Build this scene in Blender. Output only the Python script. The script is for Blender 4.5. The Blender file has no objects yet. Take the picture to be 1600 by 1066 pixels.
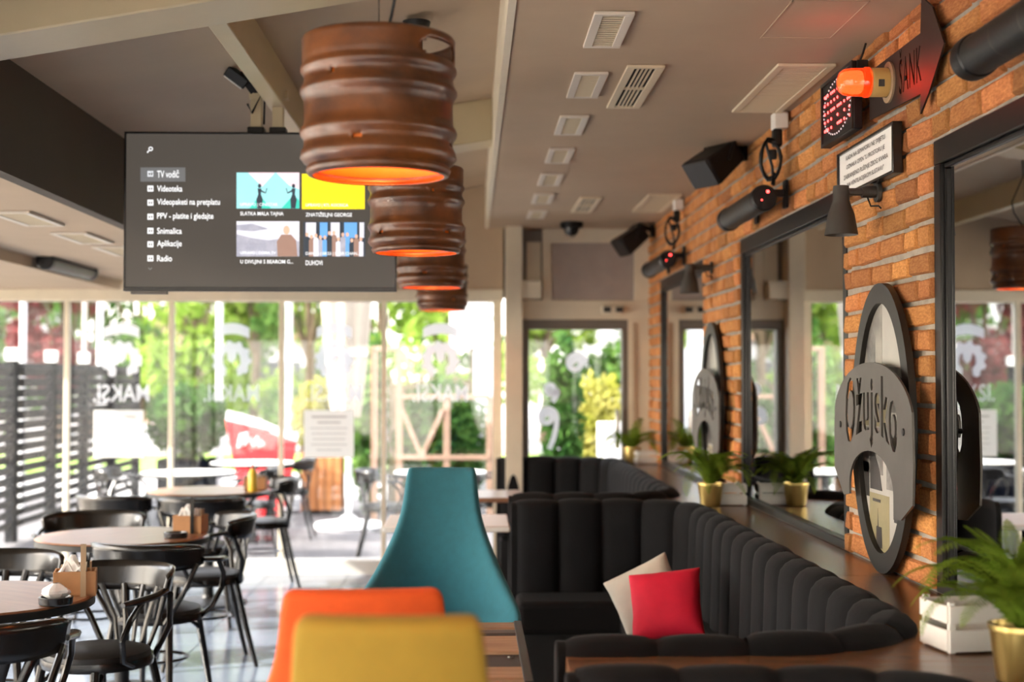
import bpy, bmesh, math, random
from mathutils import Vector, Matrix, Quaternion
from mathutils.geometry import tessellate_polygon
R = random.Random(7)
PI = math.pi
S = bpy.context.scene
COL = S.collection
# ------------------------------------------------------------------ camera, world, sun, exposure
CAM = Vector((0, 0, 1.5)); FPX = 2222.0
cd = bpy.data.cameras.new('camera'); cam = bpy.data.objects.new('camera', cd); COL.objects.link(cam)
cam.location = CAM
cam.rotation_euler = (math.radians(90 + 1.47), 0, math.radians(-1.675))
cd.sensor_width = 36; cd.lens = 50; cd.clip_start = .05; cd.clip_end = 300
cd.dof.use_dof = True; cd.dof.focus_distance = 4.5; cd.dof.aperture_fstop = 2.2; cd.dof.aperture_blades = 0
S.camera = cam
CROT = cam.rotation_euler.to_matrix()
def at(px, py, d):
    """point of the room seen at a photo pixel, d metres down the room"""
    v = CROT @ Vector(((px - 800) / FPX, -(py - 533) / FPX, -1))
    return CAM + v * (d / v.y)
w = bpy.data.worlds.new('world'); S.world = w; w.use_nodes = True
wn = w.node_tree; bg = wn.nodes['Background']
sky = wn.nodes.new('ShaderNodeTexSky'); sky.sky_type = 'NISHITA'; sky.sun_disc = False
sky.sun_elevation = math.radians(35); sky.sun_rotation = math.radians(250); sky.dust_density = 3.0; sky.air_density = 1.0
wmx = wn.nodes.new('ShaderNodeMix'); wmx.data_type = 'RGBA'; wmx.inputs[0].default_value = .55
wn.links.new(sky.outputs[0], wmx.inputs[6]); wmx.inputs[7].default_value = (5.6, 5.1, 4.6, 1)
wn.links.new(wmx.outputs[2], bg.inputs[0]); bg.inputs[1].default_value = .42
sd = bpy.data.lights.new('sun', 'SUN'); sun = bpy.data.objects.new('sun', sd); COL.objects.link(sun)
sd.energy = 4.2; sd.angle = math.radians(.6); sd.color = (1, .93, .82)
sun.rotation_euler = Vector((.80, .22, -.52)).to_track_quat('-Z', 'Y').to_euler()
S.view_settings.view_transform = 'Standard'; S.view_settings.look = 'None'; S.view_settings.gamma = 1
S.view_settings.use_curve_mapping = False
S.view_settings.exposure = 2.15
S.cycles.use_denoising = True; S.cycles.max_bounces = 10; S.cycles.diffuse_bounces = 6; S.cycles.transparent_max_bounces = 16
S.cycles.sample_clamp_indirect = 6.0; S.cycles.caustics_reflective = False; S.cycles.caustics_refractive = False
# ------------------------------------------------------------------ materials
MATS = {}
def mat(name, col, rough=.6, metal=0, var=0, scale=8, bump=0, bscale=None, objvar=0, sheen=0, emit=None, estr=0, spec=.5, col2=None, detail=4, coat=0, stretch=None, trans=0, alpha=1):
    m = bpy.data.materials.new(name); m.use_nodes = True; MATS[name] = m
    nt = m.node_tree; b = nt.nodes['Principled BSDF']; L = nt.links
    b.inputs['Roughness'].default_value = rough; b.inputs['Metallic'].default_value = metal
    b.inputs['Specular IOR Level'].default_value = spec
    if sheen:
        b.inputs['Sheen Weight'].default_value = sheen; b.inputs['Sheen Roughness'].default_value = .45
        b.inputs['Sheen Tint'].default_value = (min(1, col[0] * 2 + .3), min(1, col[1] * 2 + .3), min(1, col[2] * 2 + .3), 1)
    if coat: b.inputs['Coat Weight'].default_value = coat; b.inputs['Coat Roughness'].default_value = .15
    if trans: b.inputs['Transmission Weight'].default_value = trans
    b.inputs['Alpha'].default_value = alpha
    c4 = (*col, 1)
    b.inputs['Base Color'].default_value = c4
    tc = None
    def coords(sc):
        tc = nt.nodes.new('ShaderNodeTexCoord'); mp = nt.nodes.new('ShaderNodeMapping')
        mp.inputs['Scale'].default_value = stretch or (1, 1, 1)
        L.new(tc.outputs['Object'], mp.inputs[0]); n = nt.nodes.new('ShaderNodeTexNoise')
        n.inputs['Scale'].default_value = sc; n.inputs['Detail'].default_value = detail; n.inputs['Roughness'].default_value = .62
        L.new(mp.outputs[0], n.inputs['Vector']); return n
    out = None
    if var or col2:
        n = coords(scale); r = nt.nodes.new('ShaderNodeValToRGB')
        r.color_ramp.elements[0].position = .32; r.color_ramp.elements[1].position = .68
        if col2: a, z = c4, (*col2, 1)
        else:
            a = tuple(max(0, c * (1 - var)) for c in col) + (1,); z = tuple(min(1, c * (1 + var)) for c in col) + (1,)
        r.color_ramp.elements[0].color = a; r.color_ramp.elements[1].color = z
        L.new(n.outputs['Fac'], r.inputs[0]); out = r.outputs[0]
    if objvar:
        oi = nt.nodes.new('ShaderNodeObjectInfo'); h = nt.nodes.new('ShaderNodeHueSaturation')
        mr = nt.nodes.new('ShaderNodeMapRange'); mr.inputs[3].default_value = 1 - objvar; mr.inputs[4].default_value = 1 + objvar
        L.new(oi.outputs['Random'], mr.inputs[0]); L.new(mr.outputs[0], h.inputs['Value'])
        m2 = nt.nodes.new('ShaderNodeMath'); m2.operation = 'MULTIPLY'; m2.inputs[1].default_value = 7.31
        fr = nt.nodes.new('ShaderNodeMath'); fr.operation = 'FRACT'; L.new(oi.outputs['Random'], m2.inputs[0]); L.new(m2.outputs[0], fr.inputs[0])
        m3 = nt.nodes.new('ShaderNodeMapRange'); m3.inputs[3].default_value = .5 - objvar * .025; m3.inputs[4].default_value = .5 + objvar * .02
        L.new(fr.outputs[0], m3.inputs[0]); L.new(m3.outputs[0], h.inputs['Hue'])
        if out: L.new(out, h.inputs['Color'])
        else: h.inputs['Color'].default_value = c4
        out = h.outputs[0]
    if out: L.new(out, b.inputs['Base Color'])
    if bump:
        n = coords(bscale or scale * 4); bp = nt.nodes.new('ShaderNodeBump'); bp.inputs['Strength'].default_value = bump
        bp.inputs['Distance'].default_value = .01
        L.new(n.outputs['Fac'], bp.inputs['Height']); L.new(bp.outputs[0], b.inputs['Normal'])
    if emit: b.inputs['Emission Color'].default_value = (*emit, 1); b.inputs['Emission Strength'].default_value = estr
    return m
def thin_glass(name, tint=(1, 1, 1), refl=.05, film=0):
    m = bpy.data.materials.new(name); m.use_nodes = True; MATS[name] = m; nt = m.node_tree; nt.nodes.clear(); L = nt.links
    o = nt.nodes.new('ShaderNodeOutputMaterial'); t = nt.nodes.new('ShaderNodeBsdfTransparent'); g = nt.nodes.new('ShaderNodeBsdfGlossy')
    t.inputs[0].default_value = (*tint, 1); g.inputs['Roughness'].default_value = .01
    lw = nt.nodes.new('ShaderNodeLayerWeight'); lw.inputs[0].default_value = .25
    mr = nt.nodes.new('ShaderNodeMapRange'); mr.inputs[3].default_value = refl * .6; mr.inputs[4].default_value = .8
    mx = nt.nodes.new('ShaderNodeMixShader'); L.new(lw.outputs['Fresnel'], mr.inputs[0]); L.new(mr.outputs[0], mx.inputs[0])
    L.new(t.outputs[0], mx.inputs[1]); L.new(g.outputs[0], mx.inputs[2]); L.new(mx.outputs[0], o.inputs[0]); return m
def film(name, col, op):
    m = bpy.data.materials.new(name); m.use_nodes = True; MATS[name] = m; nt = m.node_tree; nt.nodes.clear(); L = nt.links
    o = nt.nodes.new('ShaderNodeOutputMaterial'); t = nt.nodes.new('ShaderNodeBsdfTransparent'); d = nt.nodes.new('ShaderNodeBsdfDiffuse'); tr = nt.nodes.new('ShaderNodeBsdfTranslucent')
    d.inputs[0].default_value = tr.inputs[0].default_value = (*col, 1)
    a = nt.nodes.new('ShaderNodeMixShader'); a.inputs[0].default_value = .55; L.new(d.outputs[0], a.inputs[1]); L.new(tr.outputs[0], a.inputs[2])
    mx = nt.nodes.new('ShaderNodeMixShader'); mx.inputs[0].default_value = op; L.new(t.outputs[0], mx.inputs[1]); L.new(a.outputs[0], mx.inputs[2]); L.new(mx.outputs[0], o.inputs[0]); return m
def leafmat(name, col, col2):
    m = bpy.data.materials.new(name); m.use_nodes = True; MATS[name] = m; nt = m.node_tree; nt.nodes.clear(); L = nt.links
    o = nt.nodes.new('ShaderNodeOutputMaterial'); d = nt.nodes.new('ShaderNodeBsdfDiffuse'); tr = nt.nodes.new('ShaderNodeBsdfTranslucent')
    tc = nt.nodes.new('ShaderNodeTexCoord'); n = nt.nodes.new('ShaderNodeTexNoise'); n.inputs['Scale'].default_value = 3.5
    r = nt.nodes.new('ShaderNodeValToRGB'); r.color_ramp.elements[0].color = (*col, 1); r.color_ramp.elements[1].color = (*col2, 1)
    r.color_ramp.elements[0].position = .35; r.color_ramp.elements[1].position = .65
    L.new(tc.outputs['Object'], n.inputs['Vector']); L.new(n.outputs['Fac'], r.inputs[0])
    L.new(r.outputs[0], d.inputs[0]); L.new(r.outputs[0], tr.inputs[0])
    a = nt.nodes.new('ShaderNodeMixShader'); a.inputs[0].default_value = .4; L.new(d.outputs[0], a.inputs[1]); L.new(tr.outputs[0], a.inputs[2]); L.new(a.outputs[0], o.inputs[0]); return m

mat('taupe', (.485, .375, .265), .75, var=.05, scale=2)
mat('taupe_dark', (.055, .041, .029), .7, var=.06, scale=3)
mat('tan_steel', (.52, .44, .285), .42, var=.05, scale=3, bump=.05, bscale=60)
mat('cream', (.74, .67, .53), .5, var=.04)
mat('vent_white', (.72, .66, .58), .45)
mat('vent_cream', (.72, .62, .45), .5)
mat('black', (.0045, .0045, .005), .45, spec=.35)
mat('black_gloss', (.012, .011, .011), .22)
mat('black_frame', (.006, .0055, .0055), .35, var=.1, spec=.35)
mat('mirror', (.62, .64, .64), .012, metal=1)
mat('mortar', (.37, .335, .28), .95, var=.2, scale=14, bump=.6, bscale=50)
mat('brick', (.50, .17, .045), .85, col2=(.78, .36, .12), scale=9, bump=.7, bscale=34, objvar=.33, detail=6)
mat('floor_tile', (.13, .16, .215), .17, var=.06, scale=3, objvar=.04, bump=.02, bscale=20)
mat('grout', (.30, .30, .30), .8)
mat('velvet', (.0040, .0041, .0052), .9, var=.3, scale=6, spec=.25, sheen=.08, bump=.12, bscale=40)
mat('velvet_seat', (.003, .0027, .003), .85, var=.3, scale=5, spec=.2, sheen=.03)
mat('ledge_wood', (.17, .085, .043), .24, col2=(.24, .125, .065), scale=5, stretch=(1, 6, 1), bump=.05)
mat('table_wood', (.20, .085, .04), .30, col2=(.30, .14, .07), scale=4, stretch=(1, 7, 1))
mat('plank_wood', (.34, .22, .13), .55, col2=(.48, .33, .20), scale=5, stretch=(1, 8, 1), bump=.2, objvar=.12)
mat('outdoor_wood', (.50, .20, .06), .6, col2=(.62, .28, .10), scale=5, objvar=.15)
mat('rail_wood', (.30, .19, .13), .6, var=.1)
mat('bentwood', (.007, .0055, .0042), .24, var=.2, spec=.4, coat=.12)
mat('leather', (.004, .004, .0048), .4, spec=.35, bump=.1, bscale=60)
mat('teal', (.020, .15, .20), .85, var=.06, scale=30, sheen=.35, bump=.15, bscale=300)
mat('orange', (.80, .10, .010), .85, var=.05, scale=30, sheen=.2, bump=.15, bscale=300)
mat('yellow', (.33, .205, .02), .9, var=.05, scale=30, sheen=.15, bump=.15, bscale=300)
mat('red_cushion', (.58, .003, .03), .8, var=.08, sheen=.06, bump=.2, bscale=20)
mat('beige_cushion', (.56, .53, .45), .9, var=.06, bump=.2, bscale=20)
mat('rust', (.042, .013, .005), .36, col2=(.21, .068, .017), scale=7, bump=.12, bscale=25, detail=6, spec=.6)
mat('rust_glow', (.85, .20, .02), .6, var=.06)  # orange glow of the bulb put into the rusty liner's colour
mat('bulb', (1, .6, .3), .5, emit=(1, .5, .15), estr=6)
mat('steel', (.12, .11, .10), .5, metal=.6, var=.12, scale=5)
mat('steel_dark', (.022, .02, .018), .45, metal=.3, var=.1, scale=5)
mat('heater_tube', (.010, .0095, .009), .38, spec=.4, bump=.3, bscale=160)
mat('sign_dark', (.030, .021, .017), .42, metal=.3)
mat('grey_lamp', (.045, .041, .035), .5)
mat('chrome', (.7, .7, .68), .15, metal=1)
mat('white_paint', (.78, .76, .72), .6, var=.04)
mat('white_plastic', (.80, .78, .74), .4)
mat('gold', (.55, .40, .14), .28, metal=.9)
mat('paper', (.88, .88, .86), .8)
mat('print_dark', (.03, .028, .026), .8)
mat('print_grey', (.45, .45, .45), .8)
mat('tissue', (.85, .84, .82), .9, bump=.3, bscale=30)
mat('cardboard', (.42, .215, .095), .75, var=.1)
mat('stick_wood', (.40, .28, .17), .7)
mat('amber', (1, .30, .03), .08, trans=.85, emit=(1, .10, .01), estr=.05)
mat('red_glow', (1, .03, .02), .3, emit=(1, .03, .02), estr=3)
mat('beacon_base', (.80, .52, .18), .4)
mat('led_red', (1, .05, .05), .4, emit=(1, .045, .04), estr=2.6)
mat('led_dim', (.5, .45, .45), .4, emit=(.8, .6, .6), estr=.25)
mat('tv_screen', (.02, .018, .016), .12, emit=(.105, .090, .075), estr=.19)
mat('tv_bar', (.05, .05, .055), .3, emit=(.19, .19, .19), estr=.19)
mat('tv_text', (.5, .5, .5), .5, emit=(.80, .82, .85), estr=.3)
mat('tv_aqua', (.2, .5, .5), .4, emit=(.28, .62, .66), estr=.3)
mat('tv_aqua2', (.05, .4, .3), .4, emit=(.02, .48, .38), estr=.3)
mat('tv_pink', (.6, .5, .5), .4, emit=(.72, .52, .60), estr=.3)
mat('tv_yellow', (.7, .6, .0), .4, emit=(.82, .64, .01), estr=.3)
mat('tv_dark', (.01, .015, .02), .4, emit=(.02, .03, .045), estr=.3)
mat('tv_slate', (.2, .2, .25), .4, col2=(.4, .4, .45), scale=14, emit=(.26, .27, .34), estr=.3)
mat('tv_fog', (.5, .5, .55), .4, emit=(.55, .56, .64), estr=.3)
mat('tv_brown', (.2, .12, .1), .4, emit=(.27, .16, .12), estr=.3)
mat('tv_skin', (.5, .3, .2), .4, emit=(.62, .36, .26), estr=.3)
mat('tv_blue', (.1, .25, .5), .4, emit=(.10, .30, .62), estr=.3)
mat('photo_pale', (.38, .365, .33), .35, col2=(.20, .195, .18), scale=7)
mat('photo_sepia', (.34, .30, .17), .35, col2=(.27, .235, .13), scale=7)
mat('photo_grey', (.08, .078, .075), .35, col2=(.30, .29, .275), scale=12)
mat('photo_white', (.46, .45, .42), .35, var=.06, scale=9)
mat('photo_dark', (.045, .042, .04), .35, var=.3, scale=14)
mat('slat_black', (.004, .0055, .011), .7, spec=.04)
mat('fence_post', (.003, .004, .008), .7, spec=.04)
mat('concrete', (.62, .60, .56), .85, var=.08, scale=3)
mat('paving', (.12, .115, .12), .85, var=.18, scale=4, bump=.3, bscale=20)
mat('road', (.36, .35, .345), .9, var=.06, scale=.6)
mat('side_paving', (.62, .56, .48), .9, var=.06, scale=2)  # unseen ground, made pale to bounce sunlight up onto the ceiling
mat('lawn', (.22, .34, .06), .95, var=.2, scale=2)
mat('canvas_cream', (.38, .33, .27), .9, var=.05)
mat('canvas_red', (.78, .02, .025), .7, var=.05)
mat('canvas_white', (.62, .62, .63), .7)
mat('reed', (.13, .10, .055), .9, objvar=.25)
mat('bark', (.10, .065, .04), .9, var=.2)
mat('house_brown', (.30, .20, .13), .9, var=.1)
mat('house_white', (.5, .5, .49), .9)
mat('window_dark', (.05, .06, .07), .1)
mat('yellow_plastic', (.80, .55, .05), .4)
mat('red_car', (.6, .05, .03), .3)
mat('panel_grey', (.40, .34, .31), .35, var=.06)
mat('door_brown', (.16, .135, .11), .45)
mat('grille_dark', (.02, .016, .012), .8)
thin_glass('glass', (.98, .985, .985), .05); thin_glass('glass_front', (.84, .85, .86), .05)  # front panes tinted to dim the bright outdoors, other glass left clear
film('decal', (.92, .93, .95), .88); film('decal_faint', (.85, .88, .95), .6); film('film_paper', (.9, .9, .88), .93)
leafmat('leaf_lime', (.16, .27, .035), (.31, .42, .09)); leafmat('leaf_green', (.06, .15, .035), (.16, .28, .07)); leafmat('leaf_dark', (.03, .09, .022), (.09, .18, .04))
leafmat('leaf_red', (.13, .03, .035), (.26, .08, .08)); leafmat('leaf_yellow', (.26, .28, .04), (.46, .42, .12)); leafmat('fern', (.11, .20, .015), (.30, .40, .06))
M = MATS
# ------------------------------------------------------------------ mesh helpers
class MB:
    def __init__(s): s.v = []; s.f = []
    def add(s, vs, fs):
        o = len(s.v); s.v += [tuple(p) for p in vs]; s.f += [tuple(i + o for i in f) for f in fs]; return s
    def box(s, lo, hi):
        x, y, z = lo; X, Y, Z = hi
        return s.add([(x, y, z), (X, y, z), (X, Y, z), (x, Y, z), (x, y, Z), (X, y, Z), (X, Y, Z), (x, Y, Z)],
                     [(0, 3, 2, 1), (4, 5, 6, 7), (0, 1, 5, 4), (1, 2, 6, 5), (2, 3, 7, 6), (3, 0, 4, 7)])
    def bar(s, a, b, wx, wy, up=(0, 0, 1)):
        a = Vector(a); b = Vector(b); t = (b - a).normalized(); u = Vector(up)
        if abs(t.dot(u)) > .98: u = Vector((0, 1, 0))
        n = t.cross(u).normalized(); m = n.cross(t).normalized(); vs = []
        for p in (a, b):
            for i, j in ((-1, -1), (1, -1), (1, 1), (-1, 1)): vs.append(p + n * i * wx / 2 + m * j * wy / 2)
        return s.add(vs, [(0, 1, 2, 3), (7, 6, 5, 4), (0, 4, 5, 1), (1, 5, 6, 2), (2, 6, 7, 3), (3, 7, 4, 0)])
    def tube(s, pts, r, n=8, caps=True, flat=1.0, up=None):
        pts = [Vector(p) for p in pts]; k = len(pts); rs = r if isinstance(r, (list, tuple)) else [r] * k; vs = []; fs = []
        ref = None
        for i, p in enumerate(pts):
            t = (pts[min(i + 1, k - 1)] - pts[max(i - 1, 0)]).normalized()
            if ref is None:
                ref = Vector(up) if up else (Vector((0, 0, 1)) if abs(t.z) < .9 else Vector((1, 0, 0)))
            a = t.cross(ref)
            if a.length < 1e-5: a = t.cross(Vector((1, .3, .2)))
            a.normalize(); b = a.cross(t).normalized()
            if not up: ref = b
            for j in range(n):
                q = 2 * PI * j / n; vs.append(p + a * math.cos(q) * rs[i] + b * math.sin(q) * rs[i] * flat)
        for i in range(k - 1):
            for j in range(n):
                fs.append((i * n + j, i * n + (j + 1) % n, (i + 1) * n + (j + 1) % n, (i + 1) * n + j))
        if caps: fs.append(tuple(range(n - 1, -1, -1))); fs.append(tuple(range((k - 1) * n, k * n)))
        return s.add(vs, fs)
    def lathe(s, prof, n=24, c=(0, 0, 0), M3=None, close=False, skip=None):
        vs = []; fs = []; k = len(prof); c = Vector(c)
        for r, z in prof:
            for j in range(n):
                q = 2 * PI * j / n; p = Vector((r * math.cos(q), r * math.sin(q), z))
                if M3: p = M3 @ p
                vs.append(c + p)
        for i in range(k - 1 if not close else k):
            for j in range(n):
                if skip and skip(i, j): continue
                i2 = (i + 1) % k
                fs.append((i * n + j, i * n + (j + 1) % n, i2 * n + (j + 1) % n, i2 * n + j))
        return s.add(vs, fs)
    def disc(s, c, r, n=20, M3=None):
        c = Vector(c); vs = []
        for j in range(n):
            p = Vector((r * math.cos(2 * PI * j / n), r * math.sin(2 * PI * j / n), 0)); vs.append(c + (M3 @ p if M3 else p))
        return s.add(vs, [tuple(range(n))])
    def prism(s, poly, z0, z1, fr=None):
        """extrude a 2D polygon; fr maps (u,v,w) to a point"""
        fr = fr or (lambda u, v, w: (u, v, w)); n = len(poly)
        tri = tessellate_polygon([[Vector((p[0], p[1], 0)) for p in poly]])
        vs = [fr(p[0], p[1], z0) for p in poly] + [fr(p[0], p[1], z1) for p in poly]
        fs = [tuple(t) for t in tri] + [tuple(i + n for i in reversed(t)) for t in tri]
        fs += [(i, (i + 1) % n, n + (i + 1) % n, n + i) for i in range(n)]
        return s.add(vs, fs)
    def grid(s, fn, nu, nv, closeu=False):
        vs = [fn(i / (nu if closeu else nu - 1), j / (nv - 1)) for j in range(nv) for i in range(nu)]; fs = []
        for j in range(nv - 1):
            for i in range(nu if closeu else nu - 1):
                i2 = (i + 1) % nu; fs.append((j * nu + i, j * nu + i2, (j + 1) * nu + i2, (j + 1) * nu + i))
        return s.add(vs, fs)
    def mesh(s, name, smooth=35):
        me = bpy.data.meshes.new(name); me.from_pydata(s.v, [], s.f); me.update()
        bm = bmesh.new(); bm.from_mesh(me); bmesh.ops.recalc_face_normals(bm, faces=bm.faces); bm.to_mesh(me); bm.free()
        if smooth: me.shade_smooth(); me.set_sharp_from_angle(angle=math.radians(smooth))
        return me
    def obj(s, name, m, parent=None, smooth=35, bevel=0, sub=0, solid=0, label=None, seg=2):
        return link(name, s.mesh(name, smooth), m, parent, bevel, sub, solid, label, seg)
def link(name, me, m, parent=None, bevel=0, sub=0, solid=0, label=None, seg=2):
    o = bpy.data.objects.new(name, me); COL.objects.link(o)
    if m is not None and not me.materials: me.materials.append(M[m] if isinstance(m, str) else m)
    if parent: o.parent = parent
    if solid: q = o.modifiers.new('solid', 'SOLIDIFY'); q.thickness = solid; q.offset = 0
    if bevel: q = o.modifiers.new('bevel', 'BEVEL'); q.width = bevel; q.segments = seg; q.limit_method = 'ANGLE'
    if sub: q = o.modifiers.new('sub', 'SUBSURF'); q.levels = sub; q.render_levels = sub
    if label: o['label'] = label
    return o
def tag(o, label, cat, group=None, kind=None):
    o['label'] = label; o['category'] = cat
    if group: o['group'] = group
    if kind: o['kind'] = kind
    return o
def struct(o, label=None, cat=None):
    o['kind'] = 'structure'
    if label: o['label'] = label
    if cat: o['category'] = cat
    return o
def thing(name, label, cat, loc=(0, 0, 0), rz=0, group=None, rot=None):
    o = bpy.data.objects.new(name, None); COL.objects.link(o); o.empty_display_size = .1
    o.location = loc; o.rotation_euler = rot or (0, 0, rz); return tag(o, label, cat, group)
def dup(root, loc, rz, label, group=None):
    r = root.copy(); COL.objects.link(r); r.location = loc; r.rotation_euler = (0, 0, rz); r['label'] = label
    if group: r['group'] = group
    for ch in list(root.children):
        c = ch.copy(); COL.objects.link(c); c.parent = r
        for g in ch.children:
            d = g.copy(); COL.objects.link(d); d.parent = c
    return r
def box(name, lo, hi, m, parent=None, bevel=0, label=None): return MB().box(lo, hi).obj(name, m, parent, 35, bevel, label=label)
def text_raw(s, size=1, align='CENTER', res=3, off=0):
    cu = bpy.data.curves.new('t', 'FONT'); cu.body = s; cu.size = size; cu.align_x = align; cu.align_y = 'CENTER'; cu.resolution_u = res; cu.offset = off
    o = bpy.data.objects.new('t', cu); COL.objects.link(o)
    dg = bpy.context.evaluated_depsgraph_get(); me = bpy.data.meshes.new_from_object(o.evaluated_get(dg))
    bpy.data.objects.remove(o); bpy.data.curves.remove(cu); return me
def text(name, s, org, ux, uy, width, height, m, parent, align='CENTER', depth=.002, off=.012):
    """flat lettering with real thickness, fitted to a width/height"""
    me = text_raw(s, 1, align, 3, off); vs = [v.co.copy() for v in me.vertices]
    x0 = min(v.x for v in vs); x1 = max(v.x for v in vs); y0 = min(v.y for v in vs); y1 = max(v.y for v in vs)
    ux = Vector(ux); uy = Vector(uy); nn = ux.cross(uy); org = Vector(org)
    k = height / max(1e-6, (y1 - y0)); kx = width / (x1 - x0) if width else k
    for v in me.vertices:
        a = (v.co.x - (x0 if align == 'LEFT' else (x0 + x1) / 2)) * kx; b = (v.co.y - (y0 + y1) / 2) * k
        v.co = org + ux * a + uy * b + nn * depth
    me.materials.clear(); me.name = name
    return link(name, me, m, parent)
def cutout(outline, letters, thick, name, m, parent, fr):
    """plate with letters cut right through: letters = list of (text, cx, cy, w, h, warp)"""
    plate = bpy.data.objects.new('p', MB().prism(outline, 0, thick).mesh('p', 0)); COL.objects.link(plate); cutters = []
    for s, cx, cy, wd, ht, warp in letters:
        n = len(s); adv = wd / n
        cu = bpy.data.curves.new('t', 'FONT'); cu.body = s; cu.size = 1; cu.resolution_u = 3; cu.extrude = .5; cu.offset = .032 if len(s) > 5 else .004; cu.space_character = 1.12; cu.align_x = 'CENTER'
        o = bpy.data.objects.new('t', cu); COL.objects.link(o); dg = bpy.context.evaluated_depsgraph_get(); me = bpy.data.meshes.new_from_object(o.evaluated_get(dg))
        bpy.data.objects.remove(o); bpy.data.curves.remove(cu)
        co = [v.co for v in me.vertices]; x0 = min(v.x for v in co); x1 = max(v.x for v in co); y0 = min(v.y for v in co); y1 = max(v.y for v in co)
        bm = bmesh.new(); bm.from_mesh(me); bmesh.ops.remove_doubles(bm, verts=bm.verts, dist=1e-5)
        for v in bm.verts:
            a = (v.co.x - x0) / (x1 - x0) * 2 - 1; b = (v.co.y - y0) / (y1 - y0)
            if warp: a, b = warp(a, b)
            v.co = (cx + a * wd / 2, cy + (b - .5) * ht, thick / 2 + v.co.z * thick * 4)
        bmesh.ops.recalc_face_normals(bm, faces=bm.faces); bm.to_mesh(me); bm.free()
        c = bpy.data.objects.new('c', me); COL.objects.link(c); cutters.append(c)
        q = plate.modifiers.new('b', 'BOOLEAN'); q.operation = 'DIFFERENCE'; q.object = c; q.solver = 'EXACT'; q.use_self = True
    dg = bpy.context.evaluated_depsgraph_get(); me = bpy.data.meshes.new_from_object(plate.evaluated_get(dg)); me.name = name
    for o in cutters + [plate]: bpy.data.objects.remove(o)
    me.materials.clear()
    for v in me.vertices: v.co = fr(*v.co)
    me.shade_flat()
    return link(name, me, m, parent)
def cube_round(mb, lo, hi): return mb.box(lo, hi)
def clip_convex(poly, conv):
    """Sutherland-Hodgman: poly clipped by a convex ccw polygon"""
    out = poly
    for i in range(len(conv)):
        a = conv[i]; b = conv[(i + 1) % len(conv)]; inp = out; out = []
        side = lambda p: (b[0] - a[0]) * (p[1] - a[1]) - (b[1] - a[1]) * (p[0] - a[0])
        for j in range(len(inp)):
            p = inp[j]; q = inp[(j + 1) % len(inp)]; sp, sq = side(p), side(q)
            if sp >= 0: out.append(p)
            if sp * sq < 0: t = sp / (sp - sq); out.append((p[0] + (q[0] - p[0]) * t, p[1] + (q[1] - p[1]) * t))
        if not out: return []
    return out

# ================================================================== THE SETTING
XW = 1.377            # face of the brick wall
ZC = 2.65             # right ceiling
ZL = .86              # wooden ledge
YF = 11.0             # glass front
XL = -3.95            # glass side
# floor and ground
fl = struct(box('floor', (XL - .1, -3.2, -.12), (1.7, YF + .12, -.012), 'grout'), 'grey glossy tiled floor of the cafe', 'floor')
tme = None
for i in range(7):
    for j in range(17):
        x0 = XL + .0 + i * .605; y0 = .8 + j * .605
        if tme is None: tme = MB().box((.003, .003, -.012), (.602, .602, 0)).mesh('tile'); 
        t = link('floor_tile', tme, 'floor_tile', fl); t.location = (x0, y0, 0)
box('rear_tiling', (XL, -3.2, -.012), (1.7, .8, 0), 'floor_tile', fl)
struct(box('ground', (-60, YF + .12, -.25), (60, 90, -.10), 'road'), 'pale sunlit road and square outside', 'ground')
struct(box('pavement', (-14, YF + .12, -.10), (9, 18.5, -.06), 'paving'), 'grey terrace paving outside the glass front', 'pavement')
struct(box('side_ground', (-60, -25, -.25), (XL - .1, YF + .12, -.08), 'side_paving'), 'paving beside the cafe', 'ground')
tag(box('lawn_verge', (-60, 24, -.10), (60, 29, -.05), 'lawn'), 'green grass verge beyond the pale road', 'lawn')
box('sill_curb', (XL, YF - .08, 0), (.25, YF + .12, .10), 'concrete', fl)
# right wall: mortar core with three mirror recesses
MIR = [(2.05, 4.22), (5.21, 7.28), (8.40, 10.37)]
ZM = 2.21
wb = MB()
wb.box((1.394, -3.2, ZM), (1.62, YF + .1, 2.9)); wb.box((1.394, -3.2, 0), (1.62, YF + .1, ZL))
edges = [-3.2] + [e for m in MIR for e in m] + [YF + .1]
for a, b in zip(edges[::2], edges[1::2]): wb.box((1.394, a, ZL), (1.62, b, ZM))
for a, b in MIR: wb.box((1.50, a, ZL), (1.62, b, ZM))
wall = struct(wb.obj('wall_right', 'mortar'), 'orange brick wall with grey mortar and mirror recesses', 'wall')
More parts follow.
